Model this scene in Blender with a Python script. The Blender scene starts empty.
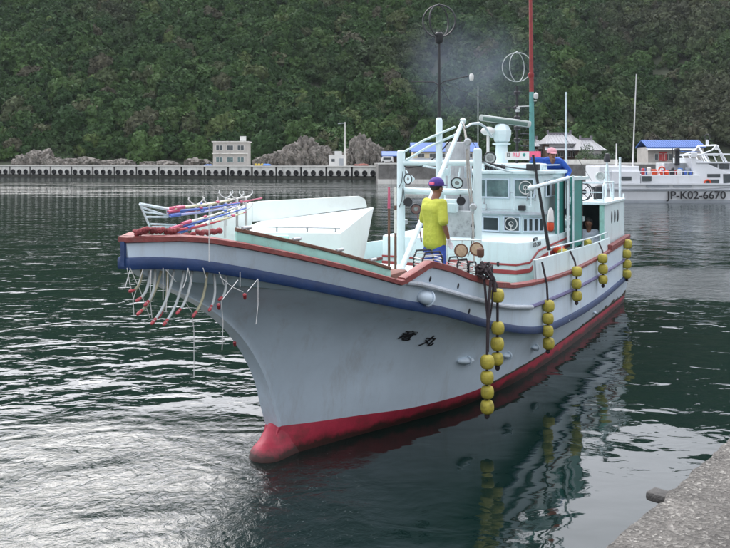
import bpy, bmesh, math, random
from mathutils import Vector, Matrix, noise, Euler
random.seed(7)
R = math.radians
sc = bpy.context.scene
COL = sc.collection

# ------------------------------------------------------------ camera, sky, sun, exposure
F, CX, HY, EYE = 760.0, 365.0, 160.0, 3.6          # focal length / centre / horizon in photo pixels, eye height in metres
cam_d = bpy.data.cameras.new('camera')
cam = bpy.data.objects.new('camera', cam_d)
COL.objects.link(cam)
cam.location = (0, 0, EYE)
cam.rotation_euler = (R(90), 0, 0)
cam_d.sensor_width = 36
cam_d.lens = 36 * F / 730
cam_d.shift_y = -(274 - HY) / 730
cam_d.clip_end = 3000
sc.camera = cam

SUN_EL, SUN_AZ = R(40), R(-24)                      # azimuth measured from +Y towards +X: ahead and to the left, behind thin cloud
sun_dir = Vector((math.sin(SUN_AZ) * math.cos(SUN_EL), math.cos(SUN_AZ) * math.cos(SUN_EL), math.sin(SUN_EL)))
world = bpy.data.worlds.new('World')
sc.world = world
world.use_nodes = True
nt = world.node_tree
nt.nodes.clear()
wo = nt.nodes.new('ShaderNodeOutputWorld')
bg = nt.nodes.new('ShaderNodeBackground')
sky = nt.nodes.new('ShaderNodeTexSky')
sky.sky_type = 'NISHITA'
sky.sun_disc = False
sky.sun_elevation = SUN_EL
sky.sun_rotation = SUN_AZ
sky.dust_density = 4.0
# thin overcast: a pale cloud sheet over the sky, brighter round the veiled sun
tc = nt.nodes.new('ShaderNodeTexCoord')
dot = nt.nodes.new('ShaderNodeVectorMath'); dot.operation = 'DOT_PRODUCT'
dot.inputs[1].default_value = sun_dir
nrm = nt.nodes.new('ShaderNodeVectorMath'); nrm.operation = 'NORMALIZE'
nt.links.new(tc.outputs['Generated'], nrm.inputs[0])
nt.links.new(nrm.outputs[0], dot.inputs[0])
mr = nt.nodes.new('ShaderNodeMapRange')
mr.inputs[1].default_value = 0.0; mr.inputs[2].default_value = 1.0
mr.inputs[3].default_value = 0.0; mr.inputs[4].default_value = 20.0
mx0 = nt.nodes.new('ShaderNodeMath'); mx0.operation = 'MAXIMUM'; mx0.inputs[1].default_value = 0.0
pw = nt.nodes.new('ShaderNodeMath'); pw.operation = 'POWER'; pw.inputs[1].default_value = 2.0
nt.links.new(dot.outputs['Value'], mx0.inputs[0]); nt.links.new(mx0.outputs[0], pw.inputs[0]); nt.links.new(pw.outputs[0], mr.inputs[0])
cn = nt.nodes.new('ShaderNodeTexNoise'); cn.inputs['Scale'].default_value = 2.2; cn.inputs['Detail'].default_value = 6
nt.links.new(nrm.outputs[0], cn.inputs['Vector'])
cr = nt.nodes.new('ShaderNodeMapRange')
cr.inputs[1].default_value = 0.3; cr.inputs[2].default_value = 0.7
cr.inputs[3].default_value = 0.85; cr.inputs[4].default_value = 1.15
nt.links.new(cn.outputs['Fac'], cr.inputs[0])
mul = nt.nodes.new('ShaderNodeMath'); mul.operation = 'MULTIPLY'
# overcast sky: about three times brighter overhead than at the horizon
sz = nt.nodes.new('ShaderNodeSeparateXYZ'); nt.links.new(nrm.outputs[0], sz.inputs[0])
ov = nt.nodes.new('ShaderNodeMapRange'); ov.inputs[1].default_value = 0.0; ov.inputs[2].default_value = 1.0
ov.inputs[3].default_value = 5.5; ov.inputs[4].default_value = 16.0
nt.links.new(sz.outputs[2], ov.inputs[0])
sm_ = nt.nodes.new('ShaderNodeMath'); sm_.operation = 'ADD'
nt.links.new(ov.outputs[0], sm_.inputs[0]); nt.links.new(mr.outputs[0], sm_.inputs[1])
nt.links.new(sm_.outputs[0], mul.inputs[0]); nt.links.new(cr.outputs[0], mul.inputs[1])
cc = nt.nodes.new('ShaderNodeVectorMath'); cc.operation = 'SCALE'
cc.inputs[0].default_value = (0.95, 0.97, 1.05)
nt.links.new(mul.outputs[0], cc.inputs['Scale'])
mx = nt.nodes.new('ShaderNodeMix'); mx.data_type = 'RGBA'
mx.inputs[0].default_value = 0.8
nt.links.new(sky.outputs[0], mx.inputs[6]); nt.links.new(cc.outputs[0], mx.inputs[7])
nt.links.new(mx.outputs[2], bg.inputs[0])
bg.inputs[1].default_value = 0.10
nt.links.new(bg.outputs[0], wo.inputs[0])

sun_d = bpy.data.lights.new('sun', 'SUN')
sun_d.energy = 0.8
sun_d.angle = R(26)
sun_d.color = (1.0, 0.96, 0.9)
sun = bpy.data.objects.new('sun', sun_d)
COL.objects.link(sun)
sun.rotation_euler = sun_dir.to_track_quat('Z', 'Y').to_euler()
vs = sc.view_settings
vs.view_transform = 'Standard'; vs.look = 'None'; vs.gamma = 1.0
vs.exposure = 0.75
sc.render.engine = 'CYCLES'
sc.cycles.use_denoising = True
sc.cycles.max_bounces = 8
sc.cycles.volume_bounces = 0
sc.cycles.caustics_reflective = False
sc.cycles.caustics_refractive = False

# ------------------------------------------------------------ materials
MATS = {}
def mat(name, col, rough=0.5, var=0.15, scale=6.0, bump=0.0, bscale=40.0, metal=0.0, dirt=None, dirt_amt=0.0, dirt_scale=2.0,
        streak=False, spec=0.5, coords='Object', col2=None):
    """procedural material: base colour with blotches of a second tone, optional dirt layer and fine relief"""
    if name in MATS: return MATS[name]
    m = bpy.data.materials.new(name); m.use_nodes = True
    n = m.node_tree; b = n.nodes['Principled BSDF']
    t = n.nodes.new('ShaderNodeTexCoord')
    nz = n.nodes.new('ShaderNodeTexNoise'); nz.inputs['Scale'].default_value = scale; nz.inputs['Detail'].default_value = 7
    nz.inputs['Roughness'].default_value = 0.65
    n.links.new(t.outputs[coords], nz.inputs['Vector'])
    r = n.nodes.new('ShaderNodeMapRange')
    r.inputs[1].default_value = 0.35; r.inputs[2].default_value = 0.65
    n.links.new(nz.outputs['Fac'], r.inputs[0])
    mixn = n.nodes.new('ShaderNodeMix'); mixn.data_type = 'RGBA'
    c2 = col2 if col2 else tuple(c * (1 - var) for c in col)
    c1 = col if col2 else tuple(min(1, c * (1 + var * .6)) for c in col)
    mixn.inputs[6].default_value = (*c1, 1); mixn.inputs[7].default_value = (*c2, 1)
    n.links.new(r.outputs[0], mixn.inputs[0])
    out = mixn.outputs[2]
    if dirt:
        mp = n.nodes.new('ShaderNodeMapping')
        if streak: mp.inputs['Scale'].default_value = (1.0, 1.0, 0.12)
        n.links.new(t.outputs[coords], mp.inputs[0])
        d = n.nodes.new('ShaderNodeTexNoise'); d.inputs['Scale'].default_value = dirt_scale; d.inputs['Detail'].default_value = 9
        d.inputs['Roughness'].default_value = 0.75
        n.links.new(mp.outputs[0], d.inputs['Vector'])
        dr = n.nodes.new('ShaderNodeMapRange')
        dr.inputs[1].default_value = 0.52; dr.inputs[2].default_value = 0.72; dr.inputs[4].default_value = dirt_amt
        n.links.new(d.outputs['Fac'], dr.inputs[0])
        m2 = n.nodes.new('ShaderNodeMix'); m2.data_type = 'RGBA'
        m2.inputs[7].default_value = (*dirt, 1)
        n.links.new(dr.outputs[0], m2.inputs[0]); n.links.new(out, m2.inputs[6])
        out = m2.outputs[2]
    n.links.new(out, b.inputs['Base Color'])
    b.inputs['Roughness'].default_value = rough
    b.inputs['Metallic'].default_value = metal
    b.inputs['Specular IOR Level'].default_value = spec
    if bump:
        bz = n.nodes.new('ShaderNodeTexNoise'); bz.inputs['Scale'].default_value = bscale; bz.inputs['Detail'].default_value = 5
        n.links.new(t.outputs[coords], bz.inputs['Vector'])
        bp = n.nodes.new('ShaderNodeBump'); bp.inputs['Strength'].default_value = bump; bp.inputs['Distance'].default_value = 0.02
        n.links.new(bz.outputs['Fac'], bp.inputs['Height']); n.links.new(bp.outputs[0], b.inputs['Normal'])
    MATS[name] = m
    return m

RUST = (0.16, 0.08, 0.04)
hull_white = mat('hull_paint', (0.57, 0.67, 0.75), 0.38, 0.09, 1.1, 0.12, 2.2, dirt=(0.33, 0.31, 0.28), dirt_amt=0.42, dirt_scale=3.0, streak=True)
hull_white.node_tree.nodes['Bump'].inputs['Distance'].default_value = .05
house_white = mat('house_paint', (0.64, 0.76, 0.77), 0.4, 0.05, 3, dirt=(0.34, 0.30, 0.26), dirt_amt=0.35, dirt_scale=3.5, streak=True)
cream = mat('deckbox_paint', (0.74, 0.80, 0.78), 0.45, 0.04, 3, dirt=(0.45, 0.44, 0.38), dirt_amt=0.22, dirt_scale=2.5)
pipe_white = mat('pipe_paint', (0.62, 0.72, 0.74), 0.4, 0.1, 8, dirt=RUST, dirt_amt=0.5, dirt_scale=9)
red_boot = mat('antifouling_red', (0.42, 0.03, 0.06), 0.55, 0.22, 5, 0.2, 25, dirt=(0.05, 0.045, 0.03), dirt_amt=0.7, dirt_scale=3)
def tide_mark(m, z0, z1, col):
    """weed and scum up to an irregular line on the boat's own side"""
    n = m.node_tree; L = n.links; b = n.nodes['Principled BSDF']; src = b.inputs['Base Color'].links[0].from_socket
    t = n.nodes.new('ShaderNodeTexCoord'); sp = n.nodes.new('ShaderNodeSeparateXYZ'); L.new(t.outputs['Object'], sp.inputs[0])
    nz = n.nodes.new('ShaderNodeTexNoise'); nz.inputs['Scale'].default_value = 3.5; nz.inputs['Detail'].default_value = 8; nz.inputs['Roughness'].default_value = .7
    L.new(t.outputs['Object'], nz.inputs['Vector'])
    ad = n.nodes.new('ShaderNodeMath'); ad.operation = 'MULTIPLY_ADD'; ad.inputs[1].default_value = -.28; L.new(nz.outputs['Fac'], ad.inputs[0]); L.new(sp.outputs[2], ad.inputs[2])
    r = n.nodes.new('ShaderNodeMapRange'); r.inputs[1].default_value = z0; r.inputs[2].default_value = z1; r.inputs[3].default_value = .92; r.inputs[4].default_value = 0; L.new(ad.outputs[0], r.inputs[0])
    mx_ = n.nodes.new('ShaderNodeMix'); mx_.data_type = 'RGBA'; mx_.inputs[7].default_value = (*col, 1); L.new(src, mx_.inputs[6]); L.new(r.outputs[0], mx_.inputs[0]); L.new(mx_.outputs[2], b.inputs['Base Color'])
tide_mark(red_boot, -.07, .01, (.018, .018, .012))
rail_red = mat('rail_red', (0.20, 0.045, 0.04), 0.6, 0.25, 7, 0.3, 40, dirt=(0.22, 0.17, 0.15), dirt_amt=0.5, dirt_scale=8)
stripe_red = mat('stripe_red', (0.33, 0.05, 0.05), 0.5, 0.15, 7)
belt_blue = mat('belt_blue', (0.012, 0.038, 0.12), 0.45, 0.2, 6, 0.15, 30, dirt=(0.05, 0.07, 0.14), dirt_amt=0.5, dirt_scale=7)
rub_grey = mat('rub_grey', (0.44, 0.48, 0.52), 0.45, 0.15, 7, dirt=(0.2, 0.15, 0.12), dirt_amt=0.5, dirt_scale=8)
purple_rub = mat('rub_purple', (0.10, 0.09, 0.20), 0.5, 0.2, 7)
mint = mat('mint_paint', (0.32, 0.62, 0.54), 0.5, 0.1, 5, dirt=(0.2, 0.2, 0.15), dirt_amt=0.4, dirt_scale=5)
teal = mat('teal_paint', (0.035, 0.23, 0.20), 0.45, 0.15, 6, dirt=(0.25, 0.3, 0.3), dirt_amt=0.3, dirt_scale=6)
wood_rail = mat('rail_wood', (0.14, 0.07, 0.045), 0.7, 0.3, 10, 0.3, 60)
deck_mat = mat('deck_paint', (0.30, 0.40, 0.36), 0.75, 0.2, 5, 0.3, 30, dirt=(0.12, 0.11, 0.09), dirt_amt=0.6, dirt_scale=4)
dark = mat('dark_metal', (0.02, 0.021, 0.024), 0.5, 0.3, 10)
black_paint = mat('black_lettering', (0.012, 0.012, 0.014), 0.5, 0.1, 10)
steel = mat('galvanised_steel', (0.42, 0.44, 0.45), 0.4, 0.2, 12, metal=0.6)
rope_dark = mat('tarred_rope', (0.035, 0.025, 0.028), 0.85, 0.3, 60, 0.5, 150)
rope_white = mat('white_cord', (0.62, 0.62, 0.60), 0.8, 0.15, 60)
hose_mat = mat('hose_rubber', (0.34, 0.37, 0.37), 0.5, 0.15, 12, dirt=(0.2, 0.18, 0.08), dirt_amt=0.6, dirt_scale=5)
hose_old = mat('hose_algae', (0.24, 0.23, 0.15), 0.6, 0.25, 12)
nozzle_red = mat('nozzle_red', (0.30, 0.03, 0.04), 0.5, 0.2, 20)
float_yel = mat('float_yellow', (0.42, 0.36, 0.05), 0.6, 0.22, 9, 0.3, 30, dirt=(0.12, 0.10, 0.035), dirt_amt=0.75, dirt_scale=11)
pane_dark = mat('window_glass', (0.035, 0.05, 0.055), 0.06, 0.3, 2, spec=0.8)
pane_teal = mat('window_glass_teal', (0.10, 0.17, 0.17), 0.08, 0.6, 3.5, spec=0.8)
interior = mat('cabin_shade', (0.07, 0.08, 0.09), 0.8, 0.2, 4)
radar_grey = mat('radar_grey', (0.42, 0.46, 0.44), 0.45, 0.1, 6)
radar_green = mat('radar_green', (0.10, 0.17, 0.14), 0.5, 0.1, 6)
lens = mat('lamp_lens', (0.22, 0.24, 0.23), 0.12, 0.2, 30, spec=0.8)
tan_disc = mat('straw_tan', (0.46, 0.36, 0.24), 0.8, 0.2, 20, 0.3, 60)
pole_red = mat('mast_red', (0.26, 0.03, 0.03), 0.5, 0.2, 8)
orange = mat('buoy_orange', (0.62, 0.07, 0.02), 0.5, 0.1, 8)
p_white = mat('pole_white', (0.66, 0.66, 0.6), 0.45, 0.1, 8, dirt=(0.3, 0.2, 0.2), dirt_amt=0.5, dirt_scale=10)
p_blue = mat('pole_blue', (0.07, 0.14, 0.46), 0.4, 0.2, 8)
p_pink = mat('pole_pink', (0.50, 0.09, 0.16), 0.45, 0.2, 8)
p_cream = mat('pole_cream', (0.60, 0.55, 0.36), 0.5, 0.15, 8)
p_lilac = mat('pole_lilac', (0.36, 0.38, 0.62), 0.45, 0.15, 8)
cloth_red = mat('rolled_cloth_red', (0.22, 0.04, 0.045), 0.85, 0.4, 14, 0.8, 30, dirt=(0.3, 0.25, 0.22), dirt_amt=0.4, dirt_scale=9)
skin = mat('skin', (0.22, 0.10, 0.06), 0.55, 0.12, 12)
hair = mat('hair', (0.012, 0.01, 0.01), 0.6, 0.2, 40)
shirt_yel = mat('shirt_yellow', (0.40, 0.42, 0.05), 0.9, 0.10, 5, 0.5, 6)
shirt_yel.node_tree.nodes['Bump'].inputs['Distance'].default_value = .06
short_blue = mat('shorts_blue', (0.04, 0.08, 0.36), 0.85, 0.3, 14, 0.5, 20)
cap_purple = mat('cap_purple', (0.06, 0.03, 0.20), 0.8, 0.15, 20)
cap_pink = mat('cap_pink', (0.62, 0.30, 0.34), 0.8, 0.15, 20)
logo_pink = mat('logo_pink', (0.75, 0.12, 0.22), 0.7, 0.1, 20)
glove = mat('glove_white', (0.66, 0.62, 0.64), 0.85, 0.15, 40)
shirt_blue = mat('jacket_blue', (0.02, 0.09, 0.42), 0.8, 0.2, 9, 0.8, 14)
shirt_white = mat('shirt_white', (0.60, 0.66, 0.76), 0.85, 0.15, 9, 0.8, 14)
trouser = mat('trousers_dark', (0.03, 0.035, 0.05), 0.85, 0.2, 9)
boot_mat = mat('boots_white', (0.5, 0.5, 0.48), 0.5, 0.2, 9)
rubber = mat('tyre_rubber', (0.008, 0.008, 0.009), 0.8, 0.2, 9)
conc_far = mat('quay_concrete', (0.72, 0.71, 0.66), 0.9, 0.18, 0.5, dirt=(0.20, 0.19, 0.17), dirt_amt=0.6, dirt_scale=0.9, streak=True, coords='Object')
conc_dark = mat('weathered_quay', (0.17, 0.165, 0.155), 0.95, 0.35, 1.2, dirt=(0.10, 0.09, 0.08), dirt_amt=0.8, dirt_scale=1.3, streak=True)
algae = mat('tide_band', (0.05, 0.05, 0.04), 0.8, 0.3, 1)
bl_wall = mat('building_grey', (0.42, 0.40, 0.37), 0.9, 0.12, 1, dirt=(0.24, 0.22, 0.2), dirt_amt=0.5, dirt_scale=1.2, streak=True)
bl_cream = mat('building_cream', (0.62, 0.54, 0.38), 0.9, 0.1, 1)
bl_white = mat('building_white', (0.62, 0.62, 0.6), 0.8, 0.1, 1)
roof_blue = mat('roof_blue', (0.03, 0.10, 0.33), 0.5, 0.12, 1)
tile_grey = mat('roof_tile', (0.29, 0.29, 0.30), 0.55, 0.15, 2)
wood_dark = mat('timber', (0.10, 0.06, 0.04), 0.8, 0.3, 2)
boat_white = mat('boat_white', (0.72, 0.74, 0.76), 0.35, 0.05, 1, dirt=(0.45, 0.42, 0.38), dirt_amt=0.3, dirt_scale=1.5, streak=True)
boat_grey = mat('boat_grey', (0.33, 0.36, 0.39), 0.45, 0.1, 1)
tarp = mat('tarp_blue', (0.04, 0.16, 0.5), 0.7, 0.2, 2)
paint_red = mat('paint_red', (0.45, 0.04, 0.04), 0.6, 0.15, 2)
paint_yel = mat('paint_yellow', (0.6, 0.45, 0.05), 0.6, 0.15, 2)
paint_green = mat('paint_green', (0.05, 0.25, 0.12), 0.6, 0.15, 2)
grime = mat('waterline_grime', (0.055, 0.045, 0.03), 0.8, 0.3, 3, 0.5, 30)

# ------------------------------------------------------------ mesh builder
ORG = {}
class MB:
    def __init__(s): s.bm = bmesh.new()
    def box(s, c, d, rot=None, bevel=0.0):
        r = bmesh.ops.create_cube(s.bm, size=1.0)
        M = Matrix.Translation(Vector(c))
        if rot is not None: M = M @ (Euler(rot).to_matrix().to_4x4() if not isinstance(rot, Matrix) else rot)
        M = M @ Matrix.Diagonal((*d, 1))
        bmesh.ops.transform(s.bm, matrix=M, verts=r['verts'])
        if bevel:
            es = list({e for v in r['verts'] for e in v.link_edges})
            bmesh.ops.bevel(s.bm, geom=es, offset=bevel, segments=2, affect='EDGES', profile=0.5)
        return s
    def hexa(s, b, t, bevel=0.0):
        """solid between a bottom loop b and a top loop t (same number of points)"""
        n = len(b)
        vb = [s.bm.verts.new(p) for p in b]; vt = [s.bm.verts.new(p) for p in t]
        fs = [s.bm.faces.new(vb[::-1]), s.bm.faces.new(vt)]
        for i in range(n): fs.append(s.bm.faces.new([vb[i], vb[(i + 1) % n], vt[(i + 1) % n], vt[i]]))
        if bevel:
            es = list({e for f in fs for e in f.edges})
            bmesh.ops.bevel(s.bm, geom=es, offset=bevel, segments=2, affect='EDGES', profile=0.5)
        return s
    def prism(s, pts, z0, z1, bevel=0.0):
        return s.hexa([(p[0], p[1], z0) for p in pts], [(p[0], p[1], z1) for p in pts], bevel)
    def slab(s, quad, thick, bevel=0.0):
        q = [Vector(p) for p in quad]
        n = (q[1] - q[0]).cross(q[2] - q[0]).normalized() * thick
        return s.hexa([p - n for p in q], q, bevel)
    def tube(s, pts, r, sides=8, caps=True):
        pts = [Vector(p) for p in pts]
        rs = r if isinstance(r, (list, tuple)) else [r] * len(pts)
        rings = []; up = None
        for i, p in enumerate(pts):
            d = (pts[min(i + 1, len(pts) - 1)] - pts[max(i - 1, 0)])
            d = d.normalized() if d.length > 1e-9 else Vector((0, 0, 1))
            if up is None: up = Vector((0, 0, 1)) if abs(d.z) < .9 else Vector((1, 0, 0))
            a = d.cross(up)
            if a.length < 1e-6: a = d.orthogonal()
            a.normalize(); b = a.cross(d); up = b
            rings.append([s.bm.verts.new(p + (a * math.cos(2 * math.pi * k / sides) + b * math.sin(2 * math.pi * k / sides)) * rs[i]) for k in range(sides)])
        for i in range(len(rings) - 1):
            for k in range(sides):
                s.bm.faces.new([rings[i][k], rings[i][(k + 1) % sides], rings[i + 1][(k + 1) % sides], rings[i + 1][k]])
        if caps:
            s.bm.faces.new(rings[0][::-1]); s.bm.faces.new(rings[-1])
        return s
    def ring(s, c, R_, r, normal=(0, 0, 1), seg=24, sides=6):
        c = Vector(c); n = Vector(normal).normalized(); a = n.orthogonal().normalized(); b = n.cross(a)
        rings = []
        for i in range(seg):
            th = 2 * math.pi * i / seg; d = a * math.cos(th) + b * math.sin(th)
            rings.append([s.bm.verts.new(c + d * (R_ + r * math.cos(2 * math.pi * k / sides)) + n * r * math.sin(2 * math.pi * k / sides)) for k in range(sides)])
        for i in range(seg):
            for k in range(sides):
                s.bm.faces.new([rings[i][k], rings[(i + 1) % seg][k], rings[(i + 1) % seg][(k + 1) % sides], rings[i][(k + 1) % sides]])
        return s
    def lathe(s, c, prof, axis=(0, 0, 1), seg=14):
        """prof: (radius, height) pairs along axis from c"""
        c = Vector(c); n = Vector(axis).normalized()
        return s.tube([c + n * h for _, h in prof], [max(r, 1e-4) for r, _ in prof], seg) if False else s._lathe(c, prof, n, seg)
    def _lathe(s, c, prof, n, seg):
        a = n.orthogonal().normalized(); b = n.cross(a); rings = []
        for r, h in prof:
            rings.append([s.bm.verts.new(c + n * h + (a * math.cos(2 * math.pi * k / seg) + b * math.sin(2 * math.pi * k / seg)) * max(r, 1e-4)) for k in range(seg)])
        for i in range(len(rings) - 1):
            for k in range(seg):
                s.bm.faces.new([rings[i][k], rings[i][(k + 1) % seg], rings[i + 1][(k + 1) % seg], rings[i + 1][k]])
        s.bm.faces.new(rings[0][::-1]); s.bm.faces.new(rings[-1])
        return s
    def ball(s, c, r, sc_=(1, 1, 1), sub=2, rot=None):
        g = bmesh.ops.create_icosphere(s.bm, subdivisions=sub, radius=1.0)
        M = Matrix.Translation(Vector(c))
        if rot is not None: M = M @ rot.to_4x4()
        M = M @ Matrix.Diagonal((r * sc_[0], r * sc_[1], r * sc_[2], 1))
        bmesh.ops.transform(s.bm, matrix=M, verts=g['verts'])
        return s
    def sweep(s, pts, w, h, off=(0, 0), closed_ends=True):
        """a rectangular bar (w across in plan, h tall) following pts"""
        pts = [Vector(p) for p in pts]; rings = []
        for i, p in enumerate(pts):
            d = (pts[min(i + 1, len(pts) - 1)] - pts[max(i - 1, 0)]); d.z = 0
            if d.length < 1e-6: d = Vector((1, 0, 0))
            d.normalize(); a = Vector((-d.y, d.x, 0)); z = Vector((0, 0, 1))
            q = p + a * off[0] + z * off[1]
            rings.append([s.bm.verts.new(q + a * (w / 2 * x) + z * (h / 2 * y)) for x, y in ((-1, -.7), (-.7, -1), (.7, -1), (1, -.7), (1, .7), (.7, 1), (-.7, 1), (-1, .7))])
        n = 8
        for i in range(len(rings) - 1):
            for k in range(n): s.bm.faces.new([rings[i][k], rings[i][(k + 1) % n], rings[i + 1][(k + 1) % n], rings[i + 1][k]])
        s.bm.faces.new(rings[0][::-1]); s.bm.faces.new(rings[-1])
        return s
    def grid(s, rows):
        """surface through rows of points"""
        vs = [[s.bm.verts.new(p) for p in row] for row in rows]
        for i in range(len(vs) - 1):
            for k in range(len(vs[0]) - 1):
                try: s.bm.faces.new([vs[i][k], vs[i + 1][k], vs[i + 1][k + 1], vs[i][k + 1]])
                except ValueError: pass
        return s
    def build(s, name, m, parent=None, smooth=True, kind=None, angle=35):
        bmesh.ops.remove_doubles(s.bm, verts=s.bm.verts, dist=1e-5)
        bmesh.ops.recalc_face_normals(s.bm, faces=s.bm.faces)
        o_ = ORG.get(parent.name, Vector()) if parent else Vector()
        if o_.length: bmesh.ops.translate(s.bm, vec=-o_, verts=s.bm.verts)
        me = bpy.data.meshes.new(name)
        s.bm.to_mesh(me); s.bm.free()
        me.materials.append(m)
        o = bpy.data.objects.new(name, me); COL.objects.link(o)
        if smooth:
            me.polygons.foreach_set('use_smooth', [True] * len(me.polygons))
            me.set_sharp_from_angle(angle=R(angle))
        if parent:
            o.parent = parent
            ORG[o.name] = o_
        if kind: o['kind'] = kind
        return o

def tag(o, label=None, cat=None, group=None, kind=None):
    if label: o['label'] = label
    if cat: o['category'] = cat
    if group: o['group'] = group
    if kind: o['kind'] = kind
    return o

# boat-local frame: x = metres forward of the transom, y = metres to port of the centre line, z = metres above the water
BO = Vector((5.0742, 20.1395, 0)); BU = Vector((-0.498215, -0.867054, 0)); BN = Vector((0.867054, -0.498215, 0))
BROT = math.atan2(BU.y, BU.x)
def bw(p): return BO + BU * p[0] + BN * p[1] + Vector((0, 0, p[2]))

def thing(name, label, cat, base, boat=False, group=None, rotz=0.0):
    """an Empty at the thing's base; its parts are then built in boat (or world) coordinates"""
    o = bpy.data.objects.new(name, None); COL.objects.link(o); o.empty_display_size = 0.2
    base = Vector(base)
    if boat:
        o.location = bw(base); o.rotation_euler = (0, 0, BROT)
    else:
        o.location = base; o.rotation_euler = (0, 0, rotz)
    ORG[o.name] = base
    return tag(o, label, cat, group)

def kids(o): return [c for c in bpy.data.objects if c.parent == o]
def copy_tree(o, parent=None):
    c = o.copy(); COL.objects.link(c)
    if parent: c.parent = parent
    ORG[c.name] = ORG.get(o.name, Vector())
    for ch in kids(o): copy_tree(ch, c)
    return c

# survey helpers: a bearing read off the photograph met with a known plane of the boat gives a point of the boat
def _loc(X, Y):
    d = Vector((X, Y, 0)) - BO; return d.dot(BU), d.dot(BN)
def at_t(px, py, t):
    k = (px - CX) / F; Y = (t + BO.dot(BN)) / (k * BN.x + BN.y)
    s_, _ = _loc(k * Y, Y); return Vector((s_, t, EYE - (py - HY) / F * Y))
def at_s(px, py, s_):
    k = (px - CX) / F; Y = (s_ + BO.dot(BU)) / (k * BU.x + BU.y)
    _, t = _loc(k * Y, Y); return Vector((s_, t, EYE - (py - HY) / F * Y))
def at_z(px, py, z):
    Y = F * (EYE - z) / (py - HY); s_, t = _loc((px - CX) / F * Y, Y); return Vector((s_, t, z))
def depth(s_, t): return BO.y + BU.y * s_ + BN.y * t
def z_at(s_, t, py): return EYE - (py - HY) / F * depth(s_, t)
def wp(px, py, Y): return Vector(((px - CX) / F * Y, Y, EYE - (py - HY) / F * Y))

def interp(x, xs, ys):
    if x <= xs[0]: return ys[0]
    for i in range(1, len(xs)):
        if x <= xs[i]:
            f = (x - xs[i - 1]) / (xs[i] - xs[i - 1]); return ys[i - 1] + (ys[i] - ys[i - 1]) * f
    return ys[-1]
def smooth_interp(x, xs, ys):
    """Catmull-Rom through the survey points"""
    n = len(xs)
    if x <= xs[0]: return ys[0]
    if x >= xs[-1]: return ys[-1]
    for i in range(1, n):
        if x <= xs[i]: break
    h = xs[i] - xs[i - 1]; f = (x - xs[i - 1]) / h
    m0 = (ys[i] - ys[i - 2]) / (xs[i] - xs[i - 2]) if i > 1 else (ys[i] - ys[i - 1]) / h
    m1 = (ys[i + 1] - ys[i - 1]) / (xs[i + 1] - xs[i - 1]) if i < n - 1 else (ys[i] - ys[i - 1]) / h
    f2, f3 = f * f, f * f * f
    return (2*f3 - 3*f2 + 1) * ys[i-1] + (f3 - 2*f2 + f) * h * m0 + (-2*f3 + 3*f2) * ys[i] + (f3 - f2) * h * m1

def text(body, size, parent, matrix, m, name='lettering', extrude=0.002, slant=0.0, xs=1.0):
    c = bpy.data.curves.new(name, 'FONT'); c.body = body; c.size = size; c.extrude = extrude; c.shear = slant
    c.align_x = 'CENTER'; c.align_y = 'CENTER'; c.offset = size * 0.012
    o = bpy.data.objects.new(name, c); COL.objects.link(o)
    bpy.context.view_layer.update()
    me = bpy.data.meshes.new_from_object(o.evaluated_get(bpy.context.evaluated_depsgraph_get()))
    bpy.data.objects.remove(o); bpy.data.curves.remove(c)
    me.transform(Matrix.Diagonal((xs, 1, 1, 1)))
    me.transform(matrix)
    o_ = ORG.get(parent.name, Vector())
    me.transform(Matrix.Translation(-o_))
    me.materials.clear(); me.materials.append(m)
    t = bpy.data.objects.new(name, me); COL.objects.link(t); t.parent = parent
    return t
def frame3(o, x, y):
    x = Vector(x).normalized(); z = x.cross(Vector(y)).normalized(); y = z.cross(x)
    M = Matrix((x, y, z)).transposed().to_4x4(); M.translation = Vector(o); return M
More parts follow.
